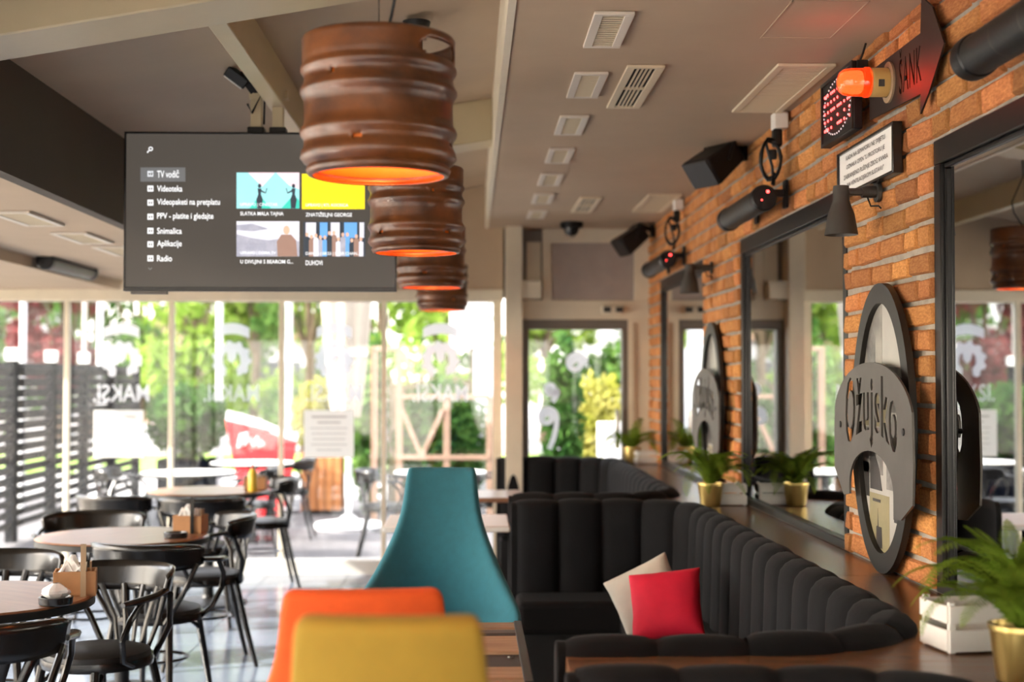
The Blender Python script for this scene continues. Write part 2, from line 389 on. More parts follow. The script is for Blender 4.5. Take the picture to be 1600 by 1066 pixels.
# bricks
variants = []
for k in range(8):
    j = lambda a: R.uniform(-a, a)
    b0 = [(.5, -.5, -.5), (.5, .5, -.5), (.5, .5, .5), (.5, -.5, .5)]
    m1 = [(-.25, y + j(.012), z + j(.03)) for _, y, z in b0]
    f1 = [(-.5 + j(.12), y * .93 + j(.012), z * .82 + j(.04)) for _, y, z in b0]
    c1 = [(-.5 + j(.08), 0, 0)]
    vs = b0 + m1 + f1 + c1; fs = []
    for o in (0, 4):
        for i in range(4): fs.append((o + i, o + (i + 1) % 4, o + 4 + (i + 1) % 4, o + 4 + i))
    for i in range(4): fs.append((8 + i, 8 + (i + 1) % 4, 12))
    me = MB().add(vs, fs).mesh('brick', 50); me.materials.append(M['brick']); variants.append(me)
rows = []; PZ = .0795
blist = []
k = 0
while ZL + k * PZ < ZC - .012:
    z0 = ZL + k * PZ + .006; z1 = min(z0 + PZ - R.uniform(.013, .019), ZC - .002); zc = (z0 + z1) / 2
    if zc < ZM: ivs = [(4.22 + .004, 5.21 - .004), (7.28 + .004, 8.40 - .004), (10.37 + .004, YF + .05)]
    else: ivs = [(1.6, YF + .05)]
    for a, b in ivs:
        y = a - (R.uniform(0, .2) if zc > ZM else 0)
        first = True
        while y < b - .03:
            ln = R.choice([.24, .25, .25, .23, .12, .12, .17, .20])
            if first and k % 2: ln = .12
            first = False
            e = min(y + ln, b)
            if b - e < .06: e = b
            s = max(y, a)
            if e - s > .03: blist.append((s, e, z0, z1))
            y = e + R.uniform(.010, .022)
    k += 1
blist.sort(key=lambda q: q[0])
stuff = MB()
for n, (s, e, z0, z1) in enumerate(blist):
    sx = .030 + R.uniform(-.004, .004)
    if n < 300:
        o = link('brick', variants[R.randrange(8)], None, wall)
        o.location = (XW + .015 + R.uniform(-.003, .004), (s + e) / 2, (z0 + z1) / 2)
        o.scale = (.030, e - s, z1 - z0); o.location.z += R.uniform(-.003, .003); o.rotation_euler = (R.uniform(-.022, .022), R.uniform(-.05, .05), R.uniform(-.01, .01))
    else:
        me = variants[R.randrange(8)]; dx = R.uniform(-.003, .004)
        stuff.add([(XW + .015 + dx + v.co.x * .03, (s + e) / 2 + v.co.y * (e - s), (z0 + z1) / 2 + v.co.z * (z1 - z0)) for v in me.vertices], [tuple(p.vertices) for p in me.polygons])
so = stuff.obj('far_bricks', 'brick', wall, 50); so['kind'] = 'stuff'
# mirrors in black frames
ML = ['near black framed mirror at the right edge reflecting the window', 'middle black framed mirror between the two oval signs', 'far black framed mirror beside the end door']
for (a, b), lb in zip(MIR, ML):
    t = thing('wall_mirror', lb, 'mirror', (1.412, (a + b) / 2, ZL), group='framed mirrors in the brick wall')
    ha = (b - a) / 2; h = ZM - ZL; c = (1.45, (a + b) / 2, ZL)
    def fb(y0, y1, z0, z1, x0=-.022, x1=.085): return MB().box((x0, y0, z0), (x1, y1, z1)).obj('frame_rail', 'black_frame', t, bevel=.004)
    fb(-ha, ha, h - .075, h); fb(-ha, ha, 0, .035); fb(-ha, -ha + .06, .035, h - .075); fb(ha - .06, ha, .035, h - .075)
    fb(-ha + .06, ha - .06, h - .09, h - .075, -.010); fb(ha - .075, ha - .06, .035, h - .09, -.010)
    MB().box((0, -ha + .06, .035), (.006, ha - .06, h - .075)).obj('mirror_glass', 'mirror', t)
# ceilings
struct(box('ceiling_right', (.14, -3.2, ZC), (1.62, YF + .15, ZC + .06), 'taupe'), 'flat taupe ceiling with vents above the sofas', 'ceiling')
XD = -1.68; ZD = 2.24
def zslope(x): return 2.66 + .175 * (x - XD)
mb = MB(); mb.add([(XD, -3.2, 2.66), (.14, -3.2, zslope(.14)), (.14, YF + .15, zslope(.14)), (XD, YF + .15, 2.66), (XD, -3.2, 2.75), (.14, -3.2, zslope(.14) + .09), (.14, YF + .15, zslope(.14) + .09), (XD, YF + .15, 2.75)],
                  [(0, 3, 2, 1), (4, 5, 6, 7), (0, 1, 5, 4), (1, 2, 6, 5), (2, 3, 7, 6), (3, 0, 4, 7)])
struct(mb.obj('ceiling_center', 'taupe'), 'sloping taupe ceiling behind the television', 'ceiling')
struct(box('trim_1', (.115, -3.2, ZC - .004), (.14, YF + .1, zslope(.14)), 'cream'), 'pale vertical edge where the sloping ceiling meets the flat one', 'trim')
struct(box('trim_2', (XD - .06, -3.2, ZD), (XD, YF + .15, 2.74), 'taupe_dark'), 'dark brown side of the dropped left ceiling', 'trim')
struct(box('ceiling_left', (-2.68, -3.2, ZD), (XD - .06, YF + .15, ZD + .06), 'taupe'), 'lower taupe ceiling strip at the left', 'ceiling')
struct(box('ceiling_edge', (XL - .2, -3.2, 2.17), (-2.68, YF + .15, ZD + .06), 'taupe'), 'lowest taupe ceiling strip above the glass side', 'ceiling')
struct(box('wall_back', (XL - .2, -3.3, 2.15), (1.62, -3.2, 3.1), 'taupe'), 'plain bulkhead behind the viewer', 'wall')
for i in range(5):
    x0 = XL + i * 1.11
    t = bpy.data.objects.new('window_%d' % (i + 15), None); COL.objects.link(t); t.location = (x0, -3.25, 0); struct(t, 'rear window bay %d behind the viewer' % (i + 1), 'window')
    MB().box((.03, -.005, .05), (1.08, .005, 2.15)).obj('pane', 'glass', t); MB().box((-.03, -.03, 0), (.03, .03, 2.15)).obj('mullion', 'cream', t); MB().box((.03, -.03, 0), (1.08, .03, .05)).obj('bottom_rail', 'cream', t)
struct(box('rear_ground', (-60, -40, -.25), (60, -25, -.08), 'side_paving'), 'paving far behind the viewer', 'ground'); struct(box('rear_terrace', (XL - .1, -25, -.25), (60, -3.3, -.08), 'side_paving'), 'terrace behind the viewer', 'ground')
# beams
for y0 in (1.0, 4.15, 7.45):
    mb = MB()
    def zb(x): return 2.75 + .175 * (x - .1)
    xa, xb_, y1 = XD - .0, .115, y0 + .27
    mb.add([(xa, y0, zb(xa)), (xb_, y0, zb(xb_)), (xb_, y1, zb(xb_)), (xa, y1, zb(xa)), (xa, y0, zslope(xa)), (xb_, y0, zslope(xb_)), (xb_, y1, zslope(xb_)), (xa, y1, zslope(xa))],
           [(0, 3, 2, 1), (4, 5, 6, 7), (0, 1, 5, 4), (1, 2, 6, 5), (2, 3, 7, 6), (3, 0, 4, 7)])
    lb = {1.0: 'tan sloping roof beam behind the viewer', 4.15: 'large tan sloping roof beam at the upper left', 7.45: 'tan sloping roof beam behind the first hanging lamp'}[y0]
    b = mb.obj('roof_beam', 'tan_steel', None, bevel=.006); struct(b, lb, 'beam')
struct(box('ridge_beam', (-.86, 4.42, 2.65), (-.79, YF, zslope(-.79)), 'tan_steel', bevel=.004), 'narrow tan beam carrying the television posts', 'beam')
# glass front
fr = MB(); gx0, gx1 = XL, .16
hd = struct(box('wall_front', (XD - .06, YF - .10, 2.10), (.25, YF + .08, 3.05), 'taupe'), 'taupe bulkhead above the glass front', 'wall')
struct(box('front_header', (XL, YF - .12, 2.085), (.25, YF + .1, 2.175), 'cream', bevel=.004), 'pale header rail along the top of the glass front', 'trim')
MU = [at(p, 590, YF).x for p in (-58, 105, 268, 440, 600, 774)]
MU = [XL + .02] + MU[1:]
for i in range(5):
    a, b = MU[i], MU[i + 1]
    t = bpy.data.objects.new('window_%d' % (i + 1), None); COL.objects.link(t); t.location = (a, YF, .1); struct(t, 'glass pane %d of the front counted from the left' % (i + 1), 'window')
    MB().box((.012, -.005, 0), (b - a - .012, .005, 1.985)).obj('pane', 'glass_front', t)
    MB().box((-.018, -.03, 0), (.018, .03, 1.985)).obj('mullion', 'cream', t, bevel=.003)
struct(box('trim_3', (MU[5] - .018, YF - .03, .1), (MU[5] + .05, YF + .03, 2.085), 'cream'), 'end mullion of the glass front', 'trim')
# glass side on the left
for i in range(9):
    y0 = -3.2 + i * 1.577
    t = bpy.data.objects.new('window_%d' % (i + 6), None); COL.objects.link(t); t.location = (XL, y0, 0); struct(t, 'side window bay %d outside the left of the picture' % (i + 1), 'window')
    MB().box((-.005, .03, .05), (.005, 1.547, 2.17)).obj('pane', 'glass', t); MB().box((-.03, -.03, 0), (.03, .03, 2.17)).obj('mullion', 'cream', t)
    MB().box((-.03, .03, 0), (.03, 1.547, .05)).obj('bottom_rail', 'cream', t)
# end wall with door, px 783..1010
def ew(name, x0, y0, x1, y1, m, parent=None, d0=YF - .06, d1=YF + .08, bevel=.004):
    a = at(x0, y1, YF); b = at(x1, y0, YF); z0 = max(0, a.z)
    return MB().box((a.x, d0, z0), (b.x, d1, b.z)).obj(name, m, parent, bevel=bevel)
end = bpy.data.objects.new('wall_end', None); COL.objects.link(end); struct(end, 'pale framed end wall around the glass door', 'wall')
ew('post', 789, 340, 815, 900, 'cream', end, YF - .22, YF + .1)
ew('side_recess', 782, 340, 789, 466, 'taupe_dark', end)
ew('bracket', 815, 441, 844, 469, 'cream', end, YF - .2, YF)
ew('recess', 815, 340, 847, 500, 'door_brown', end, YF + .0, YF + .08)
ew('recess_panel', 823, 378, 845, 440, 'cream', end, YF - .02, YF)
ew('frame_rail', 847, 340, 1020, 380, 'cream', end)
ew('frame_rail', 815, 470, 1020, 500, 'cream', end)
ew('frame_stile', 847, 380, 861, 470, 'cream', end); ew('frame_stile', 990, 380, 1020, 470, 'cream', end)
ew('transom_panel', 861, 380, 990, 470, 'panel_grey', end, YF - .02, YF + .02)
ew('frame_stile', 980, 500, 1020, 905, 'cream', end); ew('frame_rib', 988, 505, 993, 900, 'taupe', end, YF - .075, YF - .06)
dr = bpy.data.objects.new('door_1', None); COL.objects.link(dr); struct(dr, 'glass door in a dark frame at the end of the room', 'door')
ew('door_rail', 815, 500, 980, 515, 'door_brown', dr); ew('door_stile', 813, 515, 826, 905, 'door_brown', dr); ew('door_stile', 972, 515, 980, 905, 'door_brown', dr)
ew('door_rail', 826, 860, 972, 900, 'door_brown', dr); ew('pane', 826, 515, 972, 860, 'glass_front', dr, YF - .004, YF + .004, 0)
ew('door_handle', 960, 640, 966, 700, 'chrome', dr, YF - .1, YF - .07)
# emergency light over the door
t = thing('emergency_light', 'small emergency light above the end door', 'light', at(958, 484, YF - .1))
MB().box((-.09, -.02, -.035), (.09, .035, .035)).obj('housing', 'cream', t, bevel=.01); MB().box((-.075, -.03, -.02), (-.02, -.02, .02)).obj('lens', 'steel_dark', t); MB().box((.02, -.03, -.02), (.075, -.02, .02)).obj('lens', 'steel_dark', t)

# ================================================================== SOFA BOOTHS AND LEDGE
X0 = .22; XR = 1.09; RC = .40
def booth_path(yF, yN):
    segs = []
    def P(s):
        L1 = XR - RC - X0; C = RC * PI / 2; L2 = yF - yN - 2 * RC
        if s < L1: return Vector((X0 + s, yF, 0)), Vector((0, -1, 0))
        s -= L1
        if s < C: a = PI / 2 - s / RC; n = Vector((math.cos(a), math.sin(a), 0)); return Vector((XR - RC, yF - RC, 0)) + n * RC, -n
        s -= C
        if s < L2: return Vector((XR, yF - RC - s, 0)), Vector((-1, 0, 0))
        s -= L2
        if s < C: a = -s / RC; n = Vector((math.cos(a), math.sin(a), 0)); return Vector((XR - RC, yN + RC, 0)) + n * RC, -n
        s -= C
        return Vector((XR - RC - s, yN, 0)), Vector((0, 1, 0))
    return P, 2 * (XR - RC - X0) + RC * PI + (yF - yN - 2 * RC)
# profile (n inward, z) of a back channel with its normal
PROF = []
for z in (.43, .52, .62, .72, .80): PROF.append((.085 - .012 * (z - .43) / .37, z, 1, 0))
for a in (0, 25, 50, 75, 100, 125, 150, 180):
    q = math.radians(a); PROF.append((.0 + .07 * math.cos(q), .835 + .065 * math.sin(q), math.cos(q), math.sin(q)))
PROF += [(-.07, .80, -1, 0), (-.07, .70, -1, 0)]
def make_booth(yF, yN, label, name='booth_sofa', smin=0, smax=None):
    t = thing(name, label, 'sofa', (X0, (yF + yN) / 2, 0), group='curved black booth sofas'); off = Vector((X0, (yF + yN) / 2, 0))
    P, L = booth_path(yF, yN); smax = smax or L
    n = round(L / .212); wch = L / n
    for i in range(n):
        s0 = i * wch; s1 = s0 + wch
        if s1 < smin or s0 > smax: continue
        dz = R.uniform(-.004, .004)
        def fn(u, v):
            p, nn = P(min(max(s0 + (s1 - s0) * u, 1e-5), L - 1e-5)); a, z, na, nz = PROF[round(v * (len(PROF) - 1))]
            pf = .036 * math.sqrt(max(0, 1 - (2 * u - 1) ** 2)) - .030
            pf *= (.30 + .70 * max(0, na)) if nz > -.1 else .3
            return p + nn * (a + na * pf) + Vector((0, 0, z + nz * pf + (dz if nz > .3 else 0))) - off
        mb = MB().grid(fn, 11, len(PROF)); mb.obj('back_channel', 'velvet', t, smooth=180)
    # end panels
    for s, nm in ((0, 'end_panel'), (L, 'end_panel')):
        if s > smax: continue
        p, nn = P(1e-5 if s == 0 else L - 1e-5); sx = -1
        mb = MB(); poly = [(a - .016 * na_, z - .012 * nz_) for a, z, na_, nz_ in PROF] + [(-.07, .05), (.085, .05)]
        mb.prism(poly, -.022, .03, lambda u, v, w_: p + nn * (u * .93) + Vector((w_, 0, v - .002)) - off); mb.obj(nm, 'velvet', t, bevel=.008)
    # seat: strip between two offsets of the path
    N = 48
    def strip(o0, o1, z0, z1, nm, m, bev):
        mb = MB(); sa = max(smin, 0) + 1e-4; sb = min(smax, L) - 1e-4; ring = []
        for o in (o0, o1):
            for i in range(N):
                p, nn = P(sa + (sb - sa) * i / (N - 1)); ring.append(p + nn * o - off)
        vs = [q + Vector((0, 0, z0)) for q in ring] + [q + Vector((0, 0, z1)) for q in ring]; fs = []
        for i in range(N - 1):
            fs += [(i, i + 1, N + i + 1, N + i), (2 * N + i, 2 * N + i + 1, 3 * N + i + 1, 3 * N + i), (N + i, N + i + 1, 3 * N + i + 1, 3 * N + i), (i, i + 1, 2 * N + i + 1, 2 * N + i)]
        fs += [(0, N, 3 * N, 2 * N), (N - 1, 2 * N - 1, 4 * N - 1, 3 * N - 1)]
        mb.add(vs, fs); return mb.obj(nm, m, t, bevel=bev, seg=3)
    strip(.05, .39, .30, .455, 'seat_cushion', 'velvet_seat', .03)
    strip(.02, .33, 0, .30, 'plinth', 'black', 0)
    return t
B2 = (10.86, 7.42); B1 = (7.02, 3.33); B0 = (2.97, .4)
make_booth(*B1, 'black channelled booth sofa holding the red and beige cushions')
make_booth(*B2, 'far black channelled booth sofa in front of the end door')
make_booth(*B0, 'nearest black booth sofa of which only the top roll shows at the bottom edge', smax=2.2)
# ledge: monotone left boundary
left = []
for (yF, yN), stop in ((B2, None), (B1, None), (B0, 2.2)):
    P, L = booth_path(yF, yN); N = 60
    for i in range(N + 1):
        s = (stop or L) * i / N; p, nn = P(min(max(s, 1e-5), L - 1e-5)); q = p - nn * .03
        left.append((q.x, q.y))
left = [(left[0][0], YF - .06)] + left + [(left[-1][0], 1.1)]
for i in range(1, len(left)):
    if left[i][1] > left[i - 1][1]: left[i] = (left[i][0], left[i - 1][1])
led = thing('wooden_ledge', 'brown wooden ledge running behind the black sofas under the mirrors', 'ledge', (1.3, 6, 0)); lo_ = Vector((1.3, 6, 0))
cuts = [YF - .06, 8.0, 4.59, 1.1]
for hi_, lw_ in zip(cuts, cuts[1:]):
    pts = []
    for (xa, ya), (xb, yb) in zip(left, left[1:]):
        if ya >= hi_ >= yb and ya > yb: f = (ya - hi_) / (ya - yb); pts.append((xa + (xb - xa) * f, hi_))
        if ya >= lw_ >= yb and ya > yb and yb < lw_: pass
        if lw_ < yb < hi_: pts.append((xb, yb))
        if ya >= lw_ >= yb and ya > yb: f = (ya - lw_) / (ya - yb); pts.append((xa + (xb - xa) * f, lw_))
    g = .002
    poly = [(x - lo_.x, y - lo_.y) for x, y in pts]; poly = [(p[0], min(max(p[1], lw_ + g - lo_.y), hi_ - g - lo_.y)) for p in poly]
    cl = [poly[0]]
    for p in poly[1:]:
        if (Vector(p) - Vector(cl[-1])).length > .004: cl.append(p)
    cl += [(1.398 - lo_.x, lw_ + g - lo_.y), (1.398 - lo_.x, hi_ - g - lo_.y)]
    MB().prism(cl, ZL - .045, ZL - .001).obj('ledge_board', 'ledge_wood', led, smooth=20)
for (ya, yb) in ((7.05, 7.40), (3.0, 3.30)):
    MB().box((X0 - lo_.x + .03, ya - lo_.y + .05, 0), (1.36 - lo_.x, yb - lo_.y - .05, ZL - .045)).obj('support_panel', 'ledge_wood', led)
# cushions
def cushion(name, label, m, c, size, rot):
    def prof(u, v):
        a = 2 * u - 1; b = 2 * v - 1; e = (1 - abs(a) ** 2.6) ** .55 * (1 - abs(b) ** 2.6) ** .55
        k = 1 - .07 * (1 - a * a) * (b * b) - .0; k2 = 1 - .07 * (1 - b * b) * (a * a)
        return a * size / 2 * k2, b * size / 2 * k, e
    mb = MB(); n = 15
    mb.grid(lambda u, v: (prof(u, v)[0], prof(u, v)[1], prof(u, v)[2] * .065), n, n)
    mb.grid(lambda u, v: (prof(u, v)[0], prof(u, v)[1], -prof(u, v)[2] * .065), n, n)
    me = mb.mesh(name, 180); bm = bmesh.new(); bm.from_mesh(me); bmesh.ops.remove_doubles(bm, verts=bm.verts, dist=.0005)
    for v in bm.verts: v.co += Vector((R.uniform(-1, 1), R.uniform(-1, 1), R.uniform(-1, 1))) * .002
    bm.to_mesh(me); bm.free()
    o = link(name, me, m, None, sub=1); o.location = c; o.rotation_euler = rot; tag(o, label, 'cushion', 'cushions on the sofa'); return o
cushion('cushion', 'bright red square cushion leaning in front of a beige one on the black sofa', 'red_cushion', at(1041, 945, 5.52) + Vector((0, 0, .0)), .30, (math.radians(58), math.radians(-8), math.radians(-14)))
cushion('cushion', 'beige square cushion behind the red one on the black sofa', 'beige_cushion', at(1012, 935, 5.68), .30, (math.radians(66), math.radians(-28), math.radians(-12)))

# ================================================================== KEG LAMPS
def keg_mesh():
    r = .185; h = .372
    prof = [(.158, 0), (.168, .003), (.172, .014), (.168, .024), (.178, .034), (.186, .046), (.183, .062), (.178, .072), (.176, .085), (.179, .097), (.185, .106), (.187, .115), (.184, .124), (.178, .134), (.177, .150), (.1765, .166), (.1765, .182), (.177, .20),
            (.181, .210), (.187, .221), (.187, .229), (.182, .239), (.178, .248), (.177, .262), (.180, .272), (.186, .281), (.186, .288), (.181, .296), (.181, .304), (.182, .311), (.182, .319), (.182, .327), (.182, .336), (.182, .346), (.182, .358), (.183, .366), (.179, .372)]
    prof = [(r_, z_ * .885) for r_, z_ in prof]; n = 96
    zz = [p[1] for p in prof]
    def skip(i, j):
        zc = (zz[i] + zz[i + 1]) / 2 / .885
        for c in (0, 48):   # handle slots
            dj = ((j - c + 48) % 96) - 48
            if .305 < zc < .345 and -6 <= dj < 6:
                if (zc < .312 or zc > .336) and not (-5 <= dj < 5): continue
                return True
        if .075 < zc < .088 and j % 24 in (4, 5): return True
        if .249 < zc < .262 and j % 32 == 7: return True
        return False
    mb = MB().lathe(prof, n, skip=skip); return mb.mesh('shade', 60)
KEG = keg_mesh(); KEG.materials.append(M['rust'])
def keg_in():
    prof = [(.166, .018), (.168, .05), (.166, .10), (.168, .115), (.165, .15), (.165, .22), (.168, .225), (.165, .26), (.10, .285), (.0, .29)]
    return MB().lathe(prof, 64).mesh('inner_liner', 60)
KIN = keg_in(); KIN.materials.append(M['rust_glow'])
LAMPS = [(-.222, 3.43, 'nearest and largest rusty keg lamp hanging in front of the television', -31), (-.212, 5.55, 'second rusty keg lamp partly behind the nearest one', 25), (-.212, 7.68, 'third rusty keg lamp beside the lower right corner of the television', 62), (-.205, 10.3, 'farthest and smallest rusty keg lamp near the glass front', 10), (-.21, 1.3, 'unseen rusty keg lamp added above the viewer outside the picture', 20)]  # last lamp is out of view, added for more light inside
for x, y, lb, ang in LAMPS:
    zt = zslope(x)
    t = thing('keg_lamp', lb, 'lamp', (x, y, 1.986), math.radians(ang), 'rusty keg pendant lamps')
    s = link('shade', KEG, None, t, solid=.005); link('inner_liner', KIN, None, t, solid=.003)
    MB().tube([(0, 0, .26), (0, 0, .30), (0, 0, .33)], [.02, .03, .012], 12).obj('lamp_holder', 'black', t)
    MB().lathe([(.001, .12), (.02, .13), (.032, .16), (.030, .185), (.014, .225), (.013, .262)], 16).obj('light_bulb', 'bulb', t)
    MB().tube([(0, 0, .30), (0, 0, zt - 1.986 - .04)], .0015, 6).obj('steel_wire', 'steel_dark', t)
    MB().tube([(.0, 0, .32), (.03, 0, .36), (.06, -.02, .42), (.065, -.03, .48), (.03, .02, .62), (.02, 0, zt - 1.986 - .04)], .004, 8).obj('power_cable', 'black', t)
    c0 = zt - 1.986 - .014
    MB().lathe([(0, c0 - .045), (.045, c0 - .045), (.05, c0 - .03), (.055, c0 - .008)], 20).obj('ceiling_rose', 'black', t)
    ld = bpy.data.lights.new('keg_light', 'POINT'); ld.energy = 1.0; ld.color = (1, .38, .08); ld.shadow_soft_size = .03
    lo = bpy.data.objects.new('keg_light', ld); COL.objects.link(lo); lo.parent = t; lo.location = (0, 0, .085)

# ================================================================== TELEVISION
D = 6.0
a = at(193, 455, D); b = at(620, 208, D)
t = thing('television', 'large flat television with a menu on screen hanging from two posts', 'television', ((a.x + b.x) / 2, D, a.z)); o_ = Vector(((a.x + b.x) / 2, D, a.z))
W = b.x - a.x; H = b.z - a.z
MB().box((-W / 2, 0, 0), (W / 2, .035, H)).obj('case', 'black', t, bevel=.004)
MB().box((-W / 2 + .25, .035, .15), (W / 2 - .25, .07, H - .12)).obj('rear_housing', 'black', t, bevel=.01)
def rim(x0, z0, x1, z1): MB().box((x0, -.006, z0), (x1, 0, z1)).obj('bezel', 'black_gloss', t, bevel=.0015)
rim(-W / 2, H - .009, W / 2, H); rim(-W / 2, 0, W / 2, .018); rim(-W / 2, .018, -W / 2 + .009, H - .009); rim(W / 2 - .009, .018, W / 2, H - .009)
MB().box((-W / 2 + .03, -.002, -.012), (-W / 2 + .18, .03, 0)).obj('speaker_strip', 'steel', t)
scr = MB().box((-W / 2 + .009, -.003, .018), (W / 2 - .009, 0, H - .009)).obj('screen', 'tv_screen', t)
def sp(px, py): q = at(px, py, D) - o_; return (q.x, q.z)
def flat(poly, m, y=-.0045, nm='screen_graphic'):
    P_ = [sp(*p) for p in poly]; MB().prism(P_, 0, .001, lambda u, v, w_: (u, y - w_, v)).obj(nm, m, scr, smooth=0)
def ell(cx, cy, rx, ry, n=14): return [(cx + rx * math.cos(2 * PI * i / n), cy + ry * math.sin(2 * PI * i / n)) for i in range(n)]
def stext(s, px, py, h, width=None, m='tv_text'):
    x, z = sp(px, py); text('screen_text', s, (x, -.0045, z), (1, 0, 0), (0, 0, 1), width * D / FPX if width else None, h * D / FPX, m, scr, 'LEFT', .0015)
flat([(220, 262), (290, 262), (290, 284), (220, 284)], 'tv_bar')
for s, y, wd in (('TV vodič', 272, 34), ('Videoteka', 295, 39), ('Videopaketi na pretplatu', 317, 97), ('PPV - platite i gledajte', 339, 87), ('Snimalica', 361, 38), ('Aplikacije', 382, 38), ('Radio', 404, 23)):
    stext(s, 246, y, 9.5 if s in ('Videoteka', 'Radio', 'Snimalica') else 12, wd)
    flat([(231, y - 4.5), (240, y - 4.5), (240, y + 4.5), (231, y + 4.5)], 'tv_text'); flat([(233, y - 1.5), (235, y - 1.5), (235, y + 2), (233, y + 2)], 'tv_screen', -.0058); flat([(236.5, y - 1.5), (238.5, y - 1.5), (238.5, y + 2), (236.5, y + 2)], 'tv_screen', -.0058)
flat(ell(236, 233, 3.4, 3.4), 'tv_text'); flat(ell(236, 233, 1.9, 1.9), 'tv_screen', -.0058); flat([(232.8, 235), (234, 236.2), (231, 239.6), (229.8, 238.4)], 'tv_text')
flat([(232, 418), (235, 420.5), (238, 418), (238, 419.6), (235, 422), (232, 419.6)], 'tv_bar')
def tile(x0, y0, x1, y1, m): flat([(x0, y0), (x1, y0), (x1, y1), (x0, y1)], m, -.004, 'picture_tile')
tile(370, 270, 468, 326, 'tv_aqua'); tile(472, 272, 570, 327, 'tv_yellow'); tile(370, 346, 468, 401, 'tv_fog'); tile(474, 347, 571, 401, 'tv_dark')
flat([(388, 270), (430, 270), (410, 292)], 'tv_pink', -.0055); flat([(432, 270), (468, 270), (468, 296), (452, 290)], 'tv_pink', -.0055)
flat([(390, 326), (406, 306), (424, 326)], 'tv_aqua2', -.0055); flat([(440, 326), (459, 305), (468, 314), (468, 326)], 'tv_aqua2', -.0055)
for cx, sgn in ((406, 1), (459, -1)):
    flat(ell(cx, 291, 2.6, 3.4), 'tv_dark', -.0068); flat([(cx - 3, 295), (cx + 3, 295), (cx + 2, 304), (cx + 5, 312), (cx + 3, 326), (cx - 4, 326), (cx - 5, 312), (cx - 2, 304)], 'tv_dark', -.0068)
    flat([(cx + sgn * 2, 297), (cx + sgn * 9, 301), (cx + sgn * 11, 294), (cx + sgn * 12, 295), (cx + sgn * 9.5, 303), (cx + sgn * 2, 300)], 'tv_dark', -.0068)
flat([(370, 366), (392, 372), (420, 376), (445, 372), (468, 378), (468, 401), (370, 401)], 'tv_slate', -.0055)
flat([(370, 352), (395, 350), (420, 358), (395, 362), (370, 360)], 'tv_slate', -.0055)
flat([(434, 401), (433, 378), (440, 367), (455, 367), (463, 376), (465, 401)], 'tv_brown', -.0068); flat(ell(448, 360, 5, 7), 'tv_skin', -.0068)
rr = random.Random(3)
for i, (bx0, bw) in enumerate(((478, 16), (500, 12), (517, 14), (538, 20), (562, 7))): flat([(bx0, 348), (bx0 + bw, 348), (bx0 + bw, 372), (bx0, 372)], 'tv_blue' if i % 2 else 'tv_fog', -.0052)
for i in range(13):
    cx = 480 + i * 7; cy = 372 + rr.uniform(-8, 4); mm = ['tv_dark', 'tv_brown', 'tv_fog', 'tv_slate', 'tv_blue'][i % 5]
    flat([(cx - 4, 401), (cx - 4, cy + 5), (cx, cy + 2), (cx + 4, cy + 5), (cx + 4, 401)], mm, -.0062 - .0002 * (i % 3)); flat(ell(cx, cy, 2.4, 3.2, 10), 'tv_skin', -.007)
for s, x, y, h, wd in (('SLATKA MALA TAJNA', 376, 335, 7.5, 67), ('ZNATIŽELJNI GEORGE', 478, 336, 9, 72), ('U DIVLJINI S BEAROM G...', 376, 410, 7.5, 82), ('DUHOVI', 478, 411, 7.5, 26), ('UPRAVO | CINESTAR', 376, 320.5, 6, 58), ('UPRAVO | RTL KOCKICA', 478, 321.5, 6, 66), ('UPRAVO | DOMA TV', 376, 396, 6, 55), ('DANAS | 08:23 | STAR CHAN...', 478, 397, 6, 84)):
    x_, z_ = sp(x, y); text('screen_text', s, (x_, -.0072, z_), (1, 0, 0), (0, 0, 1), wd * D / FPX, h * D / FPX, 'tv_text', scr, 'LEFT', .0012)
for px, side in ((400, 0), (434, 1)):
    q = at(px, 208, D + .05) - o_
    top = 2.70 - o_.z if side == 0 else 2.75 - o_.z
    MB().box((q.x - .023, .045, H - .25), (q.x + .023, .085, top)).obj('mount_post', 'tan_steel', t, bevel=.003)
    MB().box((q.x - .035, .035, H - .02), (q.x + .035, .10, H + .03)).obj('clamp', 'black', t, bevel=.004)
q = at(417, 140, D + .05) - o_
MB().box((at(398, 140, D).x - o_.x - .03, .04, 2.685 - o_.z), (at(437, 140, D).x - o_.x + .03, .09, 2.72 - o_.z)).obj('cross_bracket', 'tan_steel', t)
MB().tube([(at(399, 200, D).x - o_.x + .03, .04, H + .04), (at(399, 200, D).x - o_.x + .035, .035, H + .2), (at(392, 150, D).x - o_.x, .03, 2.62 - o_.z), (at(385, 140, D).x - o_.x, .03, 2.66 - o_.z)], .005, 6).obj('cable', 'black', t)
# little floodlight on the ridge beam
t = thing('floodlight', 'small black floodlight beside the television posts', 'light', at(372, 118, 5.9), rot=(math.radians(25), math.radians(35), math.radians(15)))
MB().box((-.05, -.03, -.03), (.05, .03, .015)).obj('housing', 'black', t, bevel=.005); MB().box((-.043, -.033, -.033), (.043, -.01, -.028)).obj('lens', 'white_plastic', t)
MB().bar((.0, .0, .015), (.09, .02, -.02), .012, .03).obj('bracket', 'black', t); MB().tube([(.09, .02, -.02), (.13, .02, .02), (.17, .03, .03)], .006, 6).obj('cable', 'black', t)

